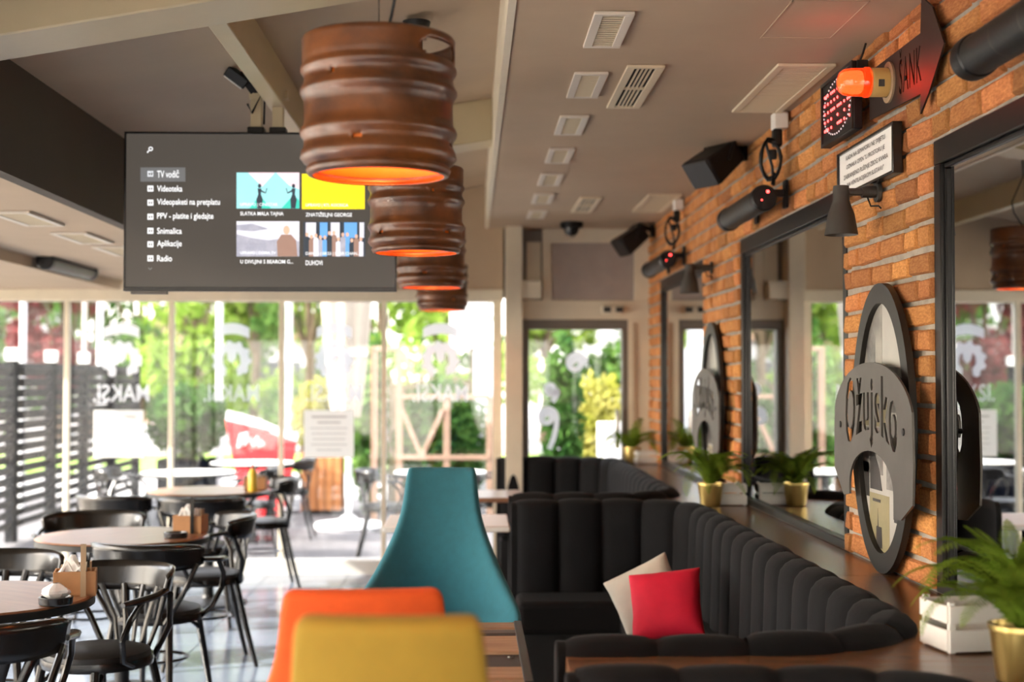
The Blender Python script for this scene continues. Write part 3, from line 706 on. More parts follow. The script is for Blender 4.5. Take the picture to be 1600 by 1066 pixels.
# ================================================================== CEILING FITTINGS
def vent(name, label, x, y, lx, ly, z, group, kind='slat', rotz=0):
    t = thing(name, label, 'vent', (x, y, z), rotz, group); f = .02 if kind == 'slat' else .024; fx = .030
    for a, b, c, d in ((-lx / 2, -ly / 2, lx / 2, -ly / 2 + f), (-lx / 2, ly / 2 - f, lx / 2, ly / 2), (-lx / 2, -ly / 2 + f, -lx / 2 + fx, ly / 2 - f), (lx / 2 - fx, -ly / 2 + f, lx / 2, ly / 2 - f)):
        MB().box((a, b, -.012), (c, d, -.001)).obj('frame_rail', 'vent_white' if kind == 'slat' else 'vent_cream', t, bevel=.002)
    MB().box((-lx / 2 + fx, -ly / 2 + f, -.003), (lx / 2 - fx, ly / 2 - f, -.001)).obj('backing', 'grille_dark' if kind != 'mesh' else 'taupe', t)
    if kind == 'slat':
        n = 15
        me = MB().bar((-lx / 2 + fx, 0, 0), (lx / 2 - fx, 0, 0), .008, .004).mesh('slat')
        for i in range(n):
            o = link('slat', me, 'vent_cream', t); o.location = (0, -ly / 2 + f + (ly - 2 * f) * (i + .5) / n, -.008)
    elif kind == 'bars':
        w_ = lx - 2 * fx
        for i in range(1, 5): MB().box((-lx / 2 + fx + w_ * i / 5 - .003, -ly / 2 + f, -.01), (-lx / 2 + fx + w_ * i / 5 + .003, ly / 2 - f, -.003)).obj('slat', 'vent_cream', t)
        MB().box((-lx / 2 + fx, -.01, -.011), (lx / 2 - fx, .01, -.003)).obj('cross_bar', 'vent_cream', t)
    else:
        n = 26
        me = MB().bar((-lx / 2 + fx, 0, 0), (lx / 2 - fx, 0, 0), .02, .004).mesh('slat')
        for i in range(n):
            o = link('slat', me, 'vent_cream', t); o.location = (0, -ly / 2 + f + (ly - 2 * f) * (i + .5) / n, -.007)
    return t
ordn = ['nearest', 'second', 'third', 'fourth', 'fifth', 'sixth', 'farthest']
for i in range(7):
    vent('ceiling_vent', '%s white louvred vent in the row on the flat ceiling' % ordn[i], .452 + .002 * i, 4.65 + i * .885, .128, .46, ZC, 'small louvred ceiling vents')
vent('slot_vent', 'slotted ceiling vent with dark gaps nearest the viewer', .645, 5.58, .14, .80, ZC, 'slotted ceiling vents', 'bars')
vent('slot_vent', 'far slotted ceiling vent near the domed camera', .765, 9.4, .14, .80, ZC, 'slotted ceiling vents', 'bars')
vent('ceiling_grille', 'long cream mesh ceiling grille beside the red beacon', 1.23, 5.6, .215, .92, ZC, 'cream ceiling grilles', 'mesh')
vent('ceiling_grille', 'far cream ceiling grille above the hanging cable loop', 1.22, 9.3, .215, .92, ZC, 'cream ceiling grilles', 'mesh')
for (px, py), lb in zip(((43, 342), (130, 372), (188, 392)), ('leftmost white vent in the low left ceiling', 'middle white vent in the low left ceiling', 'white vent half hidden by the television in the low left ceiling')):
    d = (ZD - 1.5) * FPX / (590 - py); q = at(px, py, d); vent('ceiling_vent', lb, q.x, d, .19, .55, ZD, 'white vents in the low left ceiling')
hb = struct(MB().box((.98, 4.28, ZC - .002), (1.22, 4.29, ZC)).box((.98, 4.75, ZC - .002), (1.22, 4.76, ZC)).box((.98, 4.28, ZC - .002), (.985, 4.76, ZC)).box((1.215, 4.28, ZC - .002), (1.22, 4.76, ZC)).obj('trim_4', 'taupe'), 'thin outline of a ceiling hatch', 'trim')
t = thing('dome_camera', 'black domed security camera under the far ceiling', 'camera', (at(893, 345, 10.5).x, 10.5, ZC))
MB().lathe([(0, 0), (.085, 0), (.085, -.03), (.07, -.045), (.001, -.046)], 24).obj('base', 'black', t); MB().lathe([(.055, -.045), (.052, -.07), (.035, -.095), (.0, -.105)], 20).obj('dome', 'black_gloss', t); MB().lathe([(.0, -.09), (.02, -.095), (.022, -.112), (.0, -.114)], 14).obj('lens', 'chrome', t)

# ================================================================== THINGS ON THE BRICK WALL
def wf(y, z, off=0): return Vector((XW - off, y, z))
MY = Matrix(((1, 0, 0), (0, 0, 1), (0, -1, 0)))           # lathe axis z -> y
MXn = Matrix(((0, 0, -1), (0, 1, 0), (1, 0, 0)))          # lathe axis z -> -x
def heater(label, y0, ln, z=2.265, x=1.25, wallx=XW, led='led_red'):
    t = thing('tube_heater', label, 'heater', (x, y0, z), group='black tube heaters'); r = .056
    MB().lathe([(r * .93, .05), (r * .93, ln - .05)], 28, M3=MY).obj('tube', 'heater_tube', t)
    me = MB().lathe([(0, -.004), (r * .86, -.004), (r, .004), (r * 1.02, .03), (r, .06), (r * .93, .065)], 28, M3=MY)
    me.obj('end_cap', 'black', t); MB().lathe([(0, ln + .004), (r * .86, ln + .004), (r, ln - .004), (r * 1.02, ln - .03), (r, ln - .06), (r * .93, ln - .065)], 28, M3=MY).obj('end_cap', 'black', t)
    for i in range(3): MB().lathe([(r * .95, ln * (.3 + .2 * i)), (r * .955, ln * (.3 + .2 * i) + .004), (r * .95, ln * (.3 + .2 * i) + .008)], 28, M3=MY).obj('seam_ring', 'steel', t)
    MB().lathe([(0, -.007), (.006, -.007), (.007, -.003)], 10, c=(.014, 0, .026), M3=MY).obj('indicator_light', led, t)
    MB().lathe([(0, -.005), (.003, -.005), (.0035, -.003)], 10, c=(-.012, 0, -.01), M3=MY).obj('switch', led, t)
    sg = 1 if wallx > x else -1
    for yy in (.12, ln - .12):
        MB().box((min(0, sg * (abs(wallx - x) - .004)), yy - .015, .02), (max(0, sg * (abs(wallx - x) - .004)), yy + .015, .05)).obj('bracket', 'black', t)
        MB().box((sg * (abs(wallx - x) - .01) - .006, yy - .03, -.03), (sg * (abs(wallx - x) - .01) + .006, yy + .03, .09)).obj('wall_plate', 'black', t)
    return t
heater('large black tube heater cut off at the upper right corner', 2.62, .88, 2.295)
heater('black tube heater with red indicator over the middle mirror', 6.0, .86)
heater('far black tube heater over the far mirror', 8.95, .95, 2.25)
heater('black tube heater under the low left ceiling beside the television', 8.75, 1.05, 2.215, -2.60, -2.68, 'black_gloss')
# sockets and cable coils
def coil(label, y, z0, zb, seed):
    q = random.Random(seed); t = thing('cable_coil', label, 'cable', (XW - .02, y, z0), group='coiled heater cables')
    MB().box((-.05, -.04, .0), (.012, .04, .07)).obj('junction_box', 'white_plastic', t, bevel=.006)
    MB().box((-.05, -.025, -.075), (-.01, .025, 0)).obj('plug', 'black', t, bevel=.008)
    pts = []
    for i in range(44):
        a = i / 44 * 4 * PI * 1.5; r_ = .045 + .008 * q.random(); pts.append((-.065 + r_ * math.sin(a) * .9, .012 * math.sin(i * .9) - .03, -.05 - .085 + .085 * math.cos(a) * (1 + .1 * math.sin(i))))
    pts += [(-.05, .01, -.16), (-.045, .0, -.24), (-.05, -.03, (zb - z0) * .8), (-.06, -.04, zb - z0)]
    MB().tube(pts, .0065, 7).obj('black_cable', 'black', t)
    MB().lathe([(.018, -.05), (.02, -.03), (.018, -.01)], 10, c=(-.05, 0, -.08)).obj('cable_tie', 'black', t)
coil('coiled black cable hanging from a white box by the cream grille', 6.10, 2.575, 2.33, 1)
coil('far coiled black cable hanging above the far tube heater', 9.10, 2.575, 2.32, 2)
# flood speakers
def speaker(label, c, rz, sc=1):
    t = thing('wall_speaker', label, 'speaker', c, rz, 'black wall speakers')
    mb = MB(); mb.prism([(-.11 * sc, -.075 * sc), (.10 * sc, -.055 * sc), (.10 * sc, .055 * sc), (-.11 * sc, .075 * sc)], -.10 * sc, .10 * sc, lambda u, v, w_: (u * .8 - v * .6, w_, u * .6 + v * .8))
    mb.obj('cabinet', 'black', t, bevel=.012)
    mb = MB(); mb.prism([(-.118 * sc, -.07 * sc), (-.11 * sc, -.07 * sc), (-.11 * sc, .07 * sc), (-.118 * sc, .07 * sc)], -.095 * sc, .095 * sc, lambda u, v, w_: (u * .8 - v * .6, w_, u * .6 + v * .8)); mb.obj('grille', 'steel_dark', t)
    mb = MB(); mb.tube([(0, -.11 * sc, 0), (.03, -.115 * sc, .09 * sc), (.05, 0, .125 * sc), (.03, .115 * sc, .09 * sc), (0, .11 * sc, 0)], .009, 6); mb.obj('yoke', 'black', t)
    MB().bar((.05, 0, .11 * sc), (.17, 0, .07 * sc), .03, .03).obj('wall_arm', 'black', t); MB().box((.16, -.035, .02), (.175, .035, .12 * sc)).obj('wall_plate', 'black', t)
speaker('black speaker box tilted under the ceiling beside the cable coil', (1.205, 6.95, 2.56), math.radians(28))
speaker('far black speaker box in the corner by the end door', (1.20, 10.55, 2.53), math.radians(15))
# bell lamps
def bell(label, y, z=2.125, flip=1):
    t = thing('wall_lamp', label, 'lamp', (XW, y, z), group='grey bell wall lamps')
    MB().lathe([(.001, .02), (.026, .02), (.028, .0), (.028, -.03), (.034, -.05), (.044, -.075), (.050, -.11), (.056, -.145), (.0545, -.146), (.048, -.11), (.04, -.075), (.02, -.05)], 28, c=(-.13, 0, 0)).obj('shade', 'grey_lamp', t)
    MB().lathe([(.001, -.12), (.012, -.115), (.018, -.10), (.016, -.08), (.010, -.06)], 14, c=(-.13, 0, 0)).obj('light_bulb', 'chrome', t)
    MB().tube([(-.12, 0, .0), (-.06, 0, .0)], .013, 10).obj('arm', 'grey_lamp', t)
    MB().tube([(-.06, -.0, .0), (-.03, 0, .0), (.0, 0, .0)], .02, 12).obj('joint', 'grey_lamp', t)
    MB().lathe([(0, .012), (.01, .012), (.01, -.0)], 10, c=(-.035, -.022, 0), M3=MY).obj('clamp_screw', 'chrome', t)
    MB().lathe([(.035, 0), (.035, .012), (.0, .014)], 18, c=(0, 0, 0), M3=MXn).obj('wall_plate', 'grey_lamp', t)
    MB().tube([(-.04, 0, -.02), (-.035, -.02, -.05), (-.012, -.03, -.05), (-.006, -.04, -.06)], .003, 6).obj('wire', 'black', t)
bell('grey bell wall lamp below the framed notice', 4.74); bell('far grey bell wall lamp above the far oval sign', 8.05)
# framed notice
y0, y1, z0, z1 = 4.46, 5.15, 2.150, 2.315
t = thing('framed_notice', 'framed white notice with four lines of text on the bricks', 'sign', (XW - .02, (y0 + y1) / 2, z0)); hw = (y1 - y0) / 2; hh = z1 - z0
for a in ((-hw, -hw + .014, 0, hh), (hw - .014, hw, 0, hh), (-hw + .014, hw - .014, 0, .010), (-hw + .014, hw - .014, hh - .010, hh)): MB().box((-.018, a[0], a[2]), (.014, a[1], a[3])).obj('frame_rail', 'black_gloss', t, bevel=.002)
sh = MB().box((-.010, -hw + .014, .010), (.010, hw - .014, hh - .010)).obj('sheet', 'paper', t)
for i, s in enumerate(('KADA NA SEMAFORU NE SVIJETLI', 'OZNAKA OPEN "U PROSTORU JE', 'ZABRANJENO PUŠENJE ZBOG KVARA', 'NA VENTILACIJSKOM SUSTAVU"')):
    text('lettering', s, (-.0105, .0, hh * (.80 - .195 * i)), (0, -1, 0), (0, 0, 1), [.48, .47, .54, .45][i], .0205 if i != 2 else .025, 'print_dark', t, depth=.0008, off=0)
# OPEN LED sign
y0, y1, z0, z1 = 4.80, 5.23, 2.35, 2.585
t = thing('led_sign', 'black panel with red dotted OPEN lights behind the beacon', 'sign', (XW - .05, (y0 + y1) / 2, z0)); hw = (y1 - y0) / 2; hh = z1 - z0
MB().box((-.02, -hw, 0), (.012, hw, hh)).obj('panel', 'black', t, bevel=.004); MB().box((.012, -.05, .05), (.04, .05, hh - .05)).obj('rear_mount', 'black', t)
for a in ((-hw, -hw + .012, 0, hh), (hw - .012, hw, 0, hh), (-hw + .012, hw - .012, 0, .012), (-hw + .012, hw - .012, hh - .012, hh)): MB().box((-.026, a[0], a[2]), (-.02, a[1], a[3])).obj('frame_rail', 'steel_dark', t)
GL = {'O': '111 101 101 101 111', 'P': '111 101 111 100 100', 'E': '111 100 111 100 111', 'N': '1001 1101 1011 1001 1001'}
dots = MB(); col_ = 0
for ch in 'OPEN':
    rows_ = GL[ch].split()
    for r_, row in enumerate(rows_):
        for c_, bit in enumerate(row):
            if bit == '1':
                yy = hw - .045 - (col_ + c_) * .0225; zz = hh - .055 - r_ * .031
                dots.lathe([(0, .004), (.005, .002), (.006, 0)], 6, c=(-.0205, yy, zz), M3=MXn)
    col_ += len(rows_[0]) + 1
o = dots.obj('letter_lights', 'led_red', t); o['kind'] = 'stuff'
dots = MB()
for i in range(40):
    q = 2 * PI * i / 40; dots.lathe([(0, .003), (.003, .002), (.0035, 0)], 6, c=(-.0205, math.cos(q) * (hw - .03), hh / 2 + math.sin(q) * (hh / 2 - .022)), M3=MXn)
o = dots.obj('border_lights', 'led_dim', t); o['kind'] = 'stuff'
MB().tube([(.01, -hw + .03, hh), (.02, -hw + .02, hh + .03), (.03, -hw + .02, ZC - z0 - .002)], .004, 6).obj('cable', 'black', t); MB().box((-.01, -hw - .012, hh - .06), (.03, -hw, hh - .0)).obj('power_plug', 'black', t, bevel=.004)
# arrow sign with cut letters
ya, yh, yt = 4.76, 4.215, 4.0      # shaft left end, head start, tip
t = thing('arrow_sign', 'dark brown metal arrow sign with cut letters under the ceiling', 'sign', (XW - .02, 4.4, 2.44))
off = Vector((XW - .02, 4.4, 2.44))
def af(u, v, w_): return Vector((-w_, (4.76 - u) - 4.4, v - 2.44))
out = [(0, 2.372), (.545, 2.352), (.54, 2.292), (.62, 2.34), (.76, 2.455), (.66, 2.585), (.56, 2.642), (.548, 2.535), (0, 2.535)]
cutout(out, [('ŠANK', .445, 2.460, .22, .14, None)], .006, 'arrow_plate', 'sign_dark', t, af)
for yy in (.06, .68): MB().lathe([(.008, 0), (.008, .018)], 8, c=(.018, 4.76 - yy - 4.4, .01), M3=MXn).obj('standoff', 'steel_dark', t)
# beacon on the arrow
t = thing('warning_beacon', 'amber and red warning beacon sticking out of the arrow sign', 'beacon', (XW - .026, 4.53, 2.452))
MB().lathe([(0, 0), (.066, 0), (.066, .007), (.05, .009)], 32, M3=MXn).obj('flange', 'stick_wood', t)
MB().lathe([(.046, .008), (.047, .012), (.047, .062), (.044, .066)], 32, M3=MXn).obj('base', 'beacon_base', t, bevel=.002)
MB().box((-.048, -.051, -.022), (-.03, -.044, .0)).obj('rating_label', 'steel', t)
prof = [(.046, .066), (.049, .068), (.049, .082), (.046, .085), (.045, .11), (.044, .13), (.040, .15), (.030, .163), (.015, .169), (.0, .170)]
mb = MB(); n = 48; vs = []
for i, (r_, z_) in enumerate(prof):
    for j in range(n):
        q = 2 * PI * j / n; rb = r_ * (1 + (.03 if (j % 4 < 2 and 3 < i < 8) else 0)); vs.append(MXn @ Vector((rb * math.cos(q), rb * math.sin(q), z_)))
mb.add(vs, [(i * n + j, i * n + (j + 1) % n, (i + 1) * n + (j + 1) % n, (i + 1) * n + j) for i in range(len(prof) - 1) for j in range(n)]); mb.obj('lens', 'amber', t, smooth=60)
MB().lathe([(.0, .088), (.022, .088), (.024, .10), (.024, .14), (.018, .15), (.0, .152)], 20, M3=MXn).obj('rotating_lamp', 'red_glow', t)
ld = bpy.data.lights.new('beacon_light', 'POINT'); ld.energy = .07; ld.color = (1, .06, .03); ld.shadow_soft_size = .03
lo = bpy.data.objects.new('beacon_light', ld); COL.objects.link(lo); lo.parent = t; lo.location = (-.20, 0, .06)
# ------------------------------------------------------------------ oval signs
def arc(cx, cy, rx, ry, a0, a1, n): return [(cx + rx * math.cos(math.radians(a0 + (a1 - a0) * i / (n - 1))), cy + ry * math.sin(math.radians(a0 + (a1 - a0) * i / (n - 1)))) for i in range(n)]
def oval_sign(label, yc, seed, zc=1.335):
    t = thing('oval_sign', label, 'sign', (XW - .004, yc, ZL), group='oval steel signs on the ledge'); q = random.Random(seed)
    fr_ = lambda u, v, w_: Vector((-w_, -u, v - ZL + zc))
    rx, ry = .335, .475
    n = 56; rx2, ry2 = rx - .065, ry - .065; vs = []; fs = []
    for w_ in (.012, .034):
        for a, b in ((rx, ry), (rx2, ry2)):
            for i in range(n): th = 2 * PI * i / n; vs.append(fr_(a * math.cos(th), b * math.sin(th), w_))
    for i in range(n):
        j = (i + 1) % n; fs += [(i, j, 2 * n + j, 2 * n + i), (n + i, 3 * n + i, 3 * n + j, n + j), (2 * n + i, 2 * n + j, 3 * n + j, 3 * n + i), (i, n + i, n + j, j)]
    MB().add(vs, fs).obj('oval_frame', 'steel_dark', t, smooth=30)
    el = [(rx2 * 1.04 * math.cos(2 * PI * i / 40), rx2 * 0 + ry2 * 1.03 * math.sin(2 * PI * i / 40)) for i in range(40)]
    cl = MB().prism(el, .0135, .0155, fr_).obj('print_panel', 'photo_white', t)
    # collage of old prints
    tiles = [(-.35, .16, -.02, .48, 'photo_pale'), (-.02, .20, .35, .48, 'photo_white'), (-.35, .0, .03, .16, 'photo_sepia'), (.03, .05, .35, .20, 'photo_grey'), (-.35, -.16, -.02, 0, 'photo_grey'),
             (-.35, -.24, -.18, -.12, 'photo_dark'), (-.18, -.42, .05, -.22, 'photo_sepia'), (.05, -.45, .35, -.24, 'photo_white'), (-.02, -.22, .14, .0, 'photo_white'), (.14, -.24, .35, .02, 'photo_pale')]
    for x0, y0, x1, y1, m in tiles:
        p = clip_convex([(x0 + .002, y0 + .002), (x1 - .002, y0 + .002), (x1 - .002, y1 - .002), (x0 + .002, y1 - .002)], el)
        if len(p) > 2: MB().prism(p, .0155, .0163, fr_).obj('old_print', m, t, smooth=0)
    # dark buildings inside the prints
    for poly, m in (([(-.17, -.21), (-.17, -.08), (-.13, -.05), (-.10, -.10), (-.06, -.14), (-.03, -.21)], 'photo_dark'), ([(.02, -.2), (.02, -.09), (.05, -.06), (.06, -.01), (.07, -.06), (.11, -.08), (.12, -.2)], 'photo_grey'),
                    ([(-.10, -.40), (-.10, -.33), (-.085, -.33), (-.08, -.27), (-.075, -.33), (-.04, -.33), (-.03, -.40)], 'photo_dark'), ([(.10, -.30), (.2, -.30), (.2, -.285), (.10, -.285)], 'photo_dark'), ([(-.14, -.24), (-.05, -.24), (-.05, -.25), (-.14, -.25)], 'photo_dark'),
                    ([(-.2, .20), (-.2, .3), (-.15, .34), (-.1, .3), (-.1, .2)], 'photo_grey'), ([(.08, .08), (.08, .16), (.12, .18), (.2, .16), (.2, .08)], 'photo_dark'), ([(-.22, .03), (-.22, .1), (-.1, .1), (-.1, .03)], 'photo_dark')):
        p = clip_convex(poly, el)
        if len(p) > 2: MB().prism(p, .0163, .0168, fr_).obj('old_print', m, t, smooth=0)
    # banner plate with an arched top, bevelled lower corners and arched foot
    bw = .455; top = arc(0, -.07, bw, .26, 180, 0, 3)
    outl = [(-bw, -.10)] + [(bw * math.sin(math.radians(a)), .02 + .195 * math.cos(math.radians(a))) for a in range(-78, 79, 6)] + [(bw, -.10), (bw * .98, -.215), (.33, -.27), (.255, -.275)]
    outl += [(.255 * math.cos(math.radians(a)), -.20 + .125 * math.sin(math.radians(a))) for a in range(0, 181, 10)] + [(-.255, -.235), (-.33, -.245), (-bw * .985, -.16)]
    cutout(outl, [('Ožujsko', 0, .025, .60, .32, lambda a, b: (a, b + (1 - b) * .30 * (1 - a * a) + b * .05 * (1 - a * a) - .08))], .007, 'banner_plate', 'steel', t, lambda u, v, w_: fr_(u, v, w_ + .058))
    for sx in (-1, 1):
        MB().lathe([(.012, 0), (.011, .003), (.0, .004)], 12, c=fr_(sx * .365, -.0, .0655), M3=MXn).obj('bolt', 'black', t); MB().lathe([(.008, 0), (.008, .045)], 8, c=fr_(sx * .30, -.0, .034 - .02), M3=MXn).obj('standoff', 'steel_dark', t)
oval_sign('large oval steel sign with cut out lettering on the near brick pillar', 4.63, 1); oval_sign('far oval steel sign on the second brick pillar', 7.92, 2)
# ------------------------------------------------------------------ planters on the ledge
def frond_mesh(ln, droop, seed):
    q = random.Random(seed); mb = MB(); pts = []; n = 18
    for i in range(n + 1):
        s = i / n; a = math.radians(68) - droop * s ** 1.3; pts.append(Vector((0, 0, 0)) if i == 0 else pts[-1] + Vector((math.cos(a), 0, math.sin(a))) * ln / n)
    mb.tube(pts, [.0022 * (1 - .8 * i / n) for i in range(n + 1)], 4)
    for i in range(2, n + 1):
        for h in (0, .5):
            s = (i - h) / n; p = pts[i] * (1 - h) + pts[i - 1] * h; tn = (pts[i] - pts[i - 1]).normalized()
            lw = ln * .14 * (math.sin(PI * min(1, s * .92 + .08)) ** .7) * q.uniform(.85, 1.1) + .004
            for sg in (-1, 1):
                dr_ = (Vector((0, sg, 0)) * .88 + tn * .45 + Vector((0, 0, -.18))).normalized(); wv = tn * .0028
                mb.add([p - wv * .7, p + dr_ * lw * .5 - wv * .8, p + dr_ * lw, p + dr_ * lw * .5 + wv, p + wv * .7], [(0, 1, 3, 4), (1, 2, 3)])
    return mb.mesh('frond', 0)
FR = [frond_mesh(l_, d_, i) for i, (l_, d_) in enumerate(((.26, 1.6), (.32, 2.2), (.22, 1.1), (.33, 2.6)))]
for f in FR: f.materials.append(M['fern'])
def fern(label, c, n, seed, sc=1.0, bias=0):
    q = random.Random(seed); t = thing('potted_fern', label, 'plant', c, group='ferns in gold pots on the ledge'); ph = .105 * sc
    MB().lathe([(0, 0), (.042 * sc, 0), (.046 * sc, .004), (.058 * sc, ph - .012), (.061 * sc, ph - .01), (.061 * sc, ph), (.054 * sc, ph), (.050 * sc, ph - .02), (0, ph - .02)], 28).obj('pot', 'gold', t)
    for i in range(n):
        o = link('frond', FR[q.randrange(4)], None, t); o.location = (0, 0, ph - .02)
        k = sc * q.uniform(.75, 1.1); o.scale = (k, k, k); o.rotation_euler = (q.uniform(-.2, .2), q.uniform(-.55, .35), i * 2.399 + q.uniform(-.3, .3))
def crate(label, c, rz, sc=1.0):
    t = thing('white_crate', label, 'crate', c, rz, 'white wooden crates on the ledge'); w2, d2, h = .088 * sc, .066 * sc, .105 * sc
    for sy in (-1, 1):
        for z0, z1 in ((.004, .048), (.062, .098)): MB().box((-w2, sy * d2 - .004, z0 * sc), (w2, sy * d2 + .004, z1 * sc)).obj('slat', 'white_paint', t, bevel=.0015)
    for sx in (-1, 1):
        for z0, z1 in ((.004, .048), (.062, .098)): MB().box((sx * w2 - .004, -d2 + .004, z0 * sc), (sx * w2 + .004, d2 - .004, z1 * sc)).obj('slat', 'white_paint', t, bevel=.0015)
        for sy in (-1, 1): MB().box((sx * (w2 - .010) - .007, sy * (d2 - .010) - .006, 0), (sx * (w2 - .010) + .007, sy * (d2 - .010) + .006, h)).obj('corner_post', 'white_paint', t)
    MB().box((-w2 + .004, -d2 + .004, .004), (w2 - .004, d2 - .004, .01)).obj('bottom_board', 'white_paint', t)
fern('fern in a gold pot at the right edge of the ledge', (at(1597, 1000, 2.98).x, 2.98, ZL), 46, 11, 1.15)
crate('white wooden crate beside the fern at the right edge', (at(1528, 1000, 3.33).x, 3.36, ZL), math.radians(8), 1.12)
fern('fern in a gold pot beside a white crate by the middle mirror', (at(1108, 780, 7.12).x, 7.08, ZL), 44, 12, 1.1)
crate('white wooden crate beside the middle fern', (at(1140, 780, 7.0).x + .005, 7.15, ZL), math.radians(4), 1.05)
fern('far fern in a gold pot near the end door', (at(992, 700, 10.6).x - .02, 10.62, ZL), 24, 13, 1.15)
crate('far white wooden crate by the far mirror', (1.31, 10.55, ZL), math.radians(3), 1.0)

# ================================================================== LOUNGE CHAIRS
def interp(tab, z):
    for (a, va), (b, vb) in zip(tab, tab[1:]):
        if (a - z) * (b - z) <= 0 and a != b: f = (z - a) / (b - a); return va + (vb - va) * f
    return tab[-1][1] if abs(z - tab[-1][0]) < abs(z - tab[0][0]) else tab[0][1]
HW = [(1.145, .136), (1.06, .143), (.98, .152), (.903, .176), (.817, .212), (.728, .258), (.67, .297), (.63, .312), (.58, .305), (.50, .285), (.42, .265)]
FW = [(1.145, .015), (.98, .03), (.88, .06), (.80, .11), (.72, .20), (.66, .30), (.60, .36), (.50, .38), (.42, .38)]
LEAN = [(1.145, -.13), (.98, -.085), (.80, -.03), (.60, .01), (.42, .03)]
def lounge(label, c, rz, m):
    """high tapered back that flares into arms; faces local +y, its own base at the floor"""
    t = thing('lounge_chair', label, 'chair', c, rz, 'tapered lounge chairs')
    zs = [1.145, 1.12, 1.06, .98, .903, .85, .80, .75, .70, .66, .63, .60, .54, .48, .42]
    def fn(u, v):
        z = zs[round(v * (len(zs) - 1))]; a = 2 * u - 1
        return (interp(HW, z) * a * (1 if z < 1.14 else .97), interp(LEAN, z) + interp(FW, z) * abs(a) ** 2.3 - .22, z)
    MB().grid(fn, 13, len(zs)).obj('shell', m, t, smooth=180, solid=.045, sub=2)
    mb = MB(); mb.grid(lambda u, v: ((.255 - .02 * v) * (2 * u - 1), -.19 + .50 * v, .40 + .045 * (1 - (2 * u - 1) ** 4) - .02 * v), 9, 7)
    mb.obj('seat_cushion', m, t, smooth=180, solid=.10, sub=1)
    for sx in (-1, 1):
        for sy, yb in ((1, .26), (-1, -.18)): MB().tube([(sx * .20, yb, .36), (sx * .25, yb + sy * .04, 0)], [.014, .010], 10).obj('leg', 'black', t)
    MB().box((-.21, -.19, .345), (.21, .27, .365)).obj('base_plate', 'black', t)
    return t
lounge('teal lounge chair with a tapered back facing the viewer', (at(684, 900, 5.5).x, 5.30, 0), PI + math.radians(-2), 'teal')
lounge('orange lounge chair seen from behind, partly hidden by the yellow one', (at(553, 950, 2.85).x, 3.19, 0), math.radians(3), 'orange').scale = (1.17, .95, .94)
lounge('yellow lounge chair seen from behind in the foreground', (at(619, 990, 2.0).x, 2.35, 0), math.radians(-2), 'yellow').scale = (.97, 1, 1.018)
# plank table beside the booth
t = thing('plank_table', 'low table of worn planks with metal straps beside the teal chair', 'table', (-.22, 3.75, 0)); zt = .75
x0, x1 = -.20, .365; ys = [(-.23, -.20), (-.18, -.04), (.16, .40), (.44, .50), (.53, .63)]
for i, (a, b) in enumerate(ys):
    MB().box((x0, a, zt - .04), (x1, b, zt)).obj('plank', 'plank_wood' if i != 3 else 'steel', t, bevel=.004)
MB().box((x0 - .004, -.03, zt - .045), (x1 + .004, .15, zt - .006)).obj('metal_strap', 'steel_dark', t, bevel=.002)
for xx in (.22, .33, .10): MB().lathe([(.010, 0), (.009, .004), (.0, .006)], 10, c=(xx, .11, zt - .006)).obj('bolt', 'steel', t)
for sx in (x0, x1): MB().box((sx - .012, -.235, zt - .08), (sx + .012, .64, zt + .003)).obj('side_rail', 'steel_dark', t, bevel=.003)
for sx in (x0 + .05, x1 - .05):
    for sy in (-.18, .55): MB().box((sx - .02, sy - .02, 0), (sx + .02, sy + .02, zt - .08)).obj('leg', 'steel_dark', t)
# two small tables of the far booth
for (px, py, d, lb, m) in ((770, 818, 7.5, 'pale table top behind the teal chair at the black sofa', 'white_plastic'), (775, 773, 9.2, 'brown table at the far booth sofa', 'table_wood')):
    x = (.20 if d < 8 else .34) - .34; t = thing('booth_table', lb, 'table', (x, d, 0), group='booth tables')
    MB().box((-.30, -.32, .72), (.34, .32, .75)).obj('table_top', m, t, bevel=.006); MB().tube([(0, 0, .03), (0, 0, .72)], .035, 12).obj('column', 'black', t); MB().lathe([(.22, 0), (.22, .02), (.04, .035)], 24).obj('base', 'black', t)

# ================================================================== ROUND TABLES
def round_table(label, x, y, m='table_wood', z0=0, r=.40, group='round cafe tables'):
    t = thing('round_table', label, 'table', (x, y, z0), R.uniform(0, 3), group)
    MB().lathe([(0, .72), (r - .01, .72), (r, .727), (r, .744), (r - .006, .75), (0, .75)], 48).obj('table_top', m, t)
    MB().lathe([(r - .004, .716), (r + .004, .718), (r + .004, .742), (r - .002, .745)], 48).obj('edge_band', 'black', t)
    MB().tube([(0, 0, .03), (0, 0, .72)], .035, 14).obj('column', 'black', t)
    MB().lathe([(.0, 0), (.25, 0), (.25, .012), (.22, .022), (.05, .04), (.04, .06)], 32).obj('base', 'black', t)
    MB().box((-.22, -.02, .695), (.22, .02, .718)).box((-.02, -.22, .695), (.02, .22, .717)).obj('top_bracket', 'black', t)
    return t
T1 = (-1.70, 4.93); T2 = (-1.65, 6.83); T3 = (-1.74, 9.55)
round_table('nearest round brown table with the caddy at the left edge', *T1); round_table('middle round table with a brown caddy at its right side', *T2); round_table('far round table just inside the glass front', *T3)
round_table('outdoor round table beyond the glass behind the left tables', at(295, 729, 12.3).x, 12.3, 'white_plastic', -.06, group='outdoor round tables')
round_table('outdoor round pale table above the teal chair', at(688, 727, 12.3).x, 12.3, 'white_plastic', -.06, group='outdoor round tables')
round_table('outdoor round table beside the red canvas', at(395, 712, 13.7).x, 13.7, 'white_plastic', -.06, group='outdoor round tables')
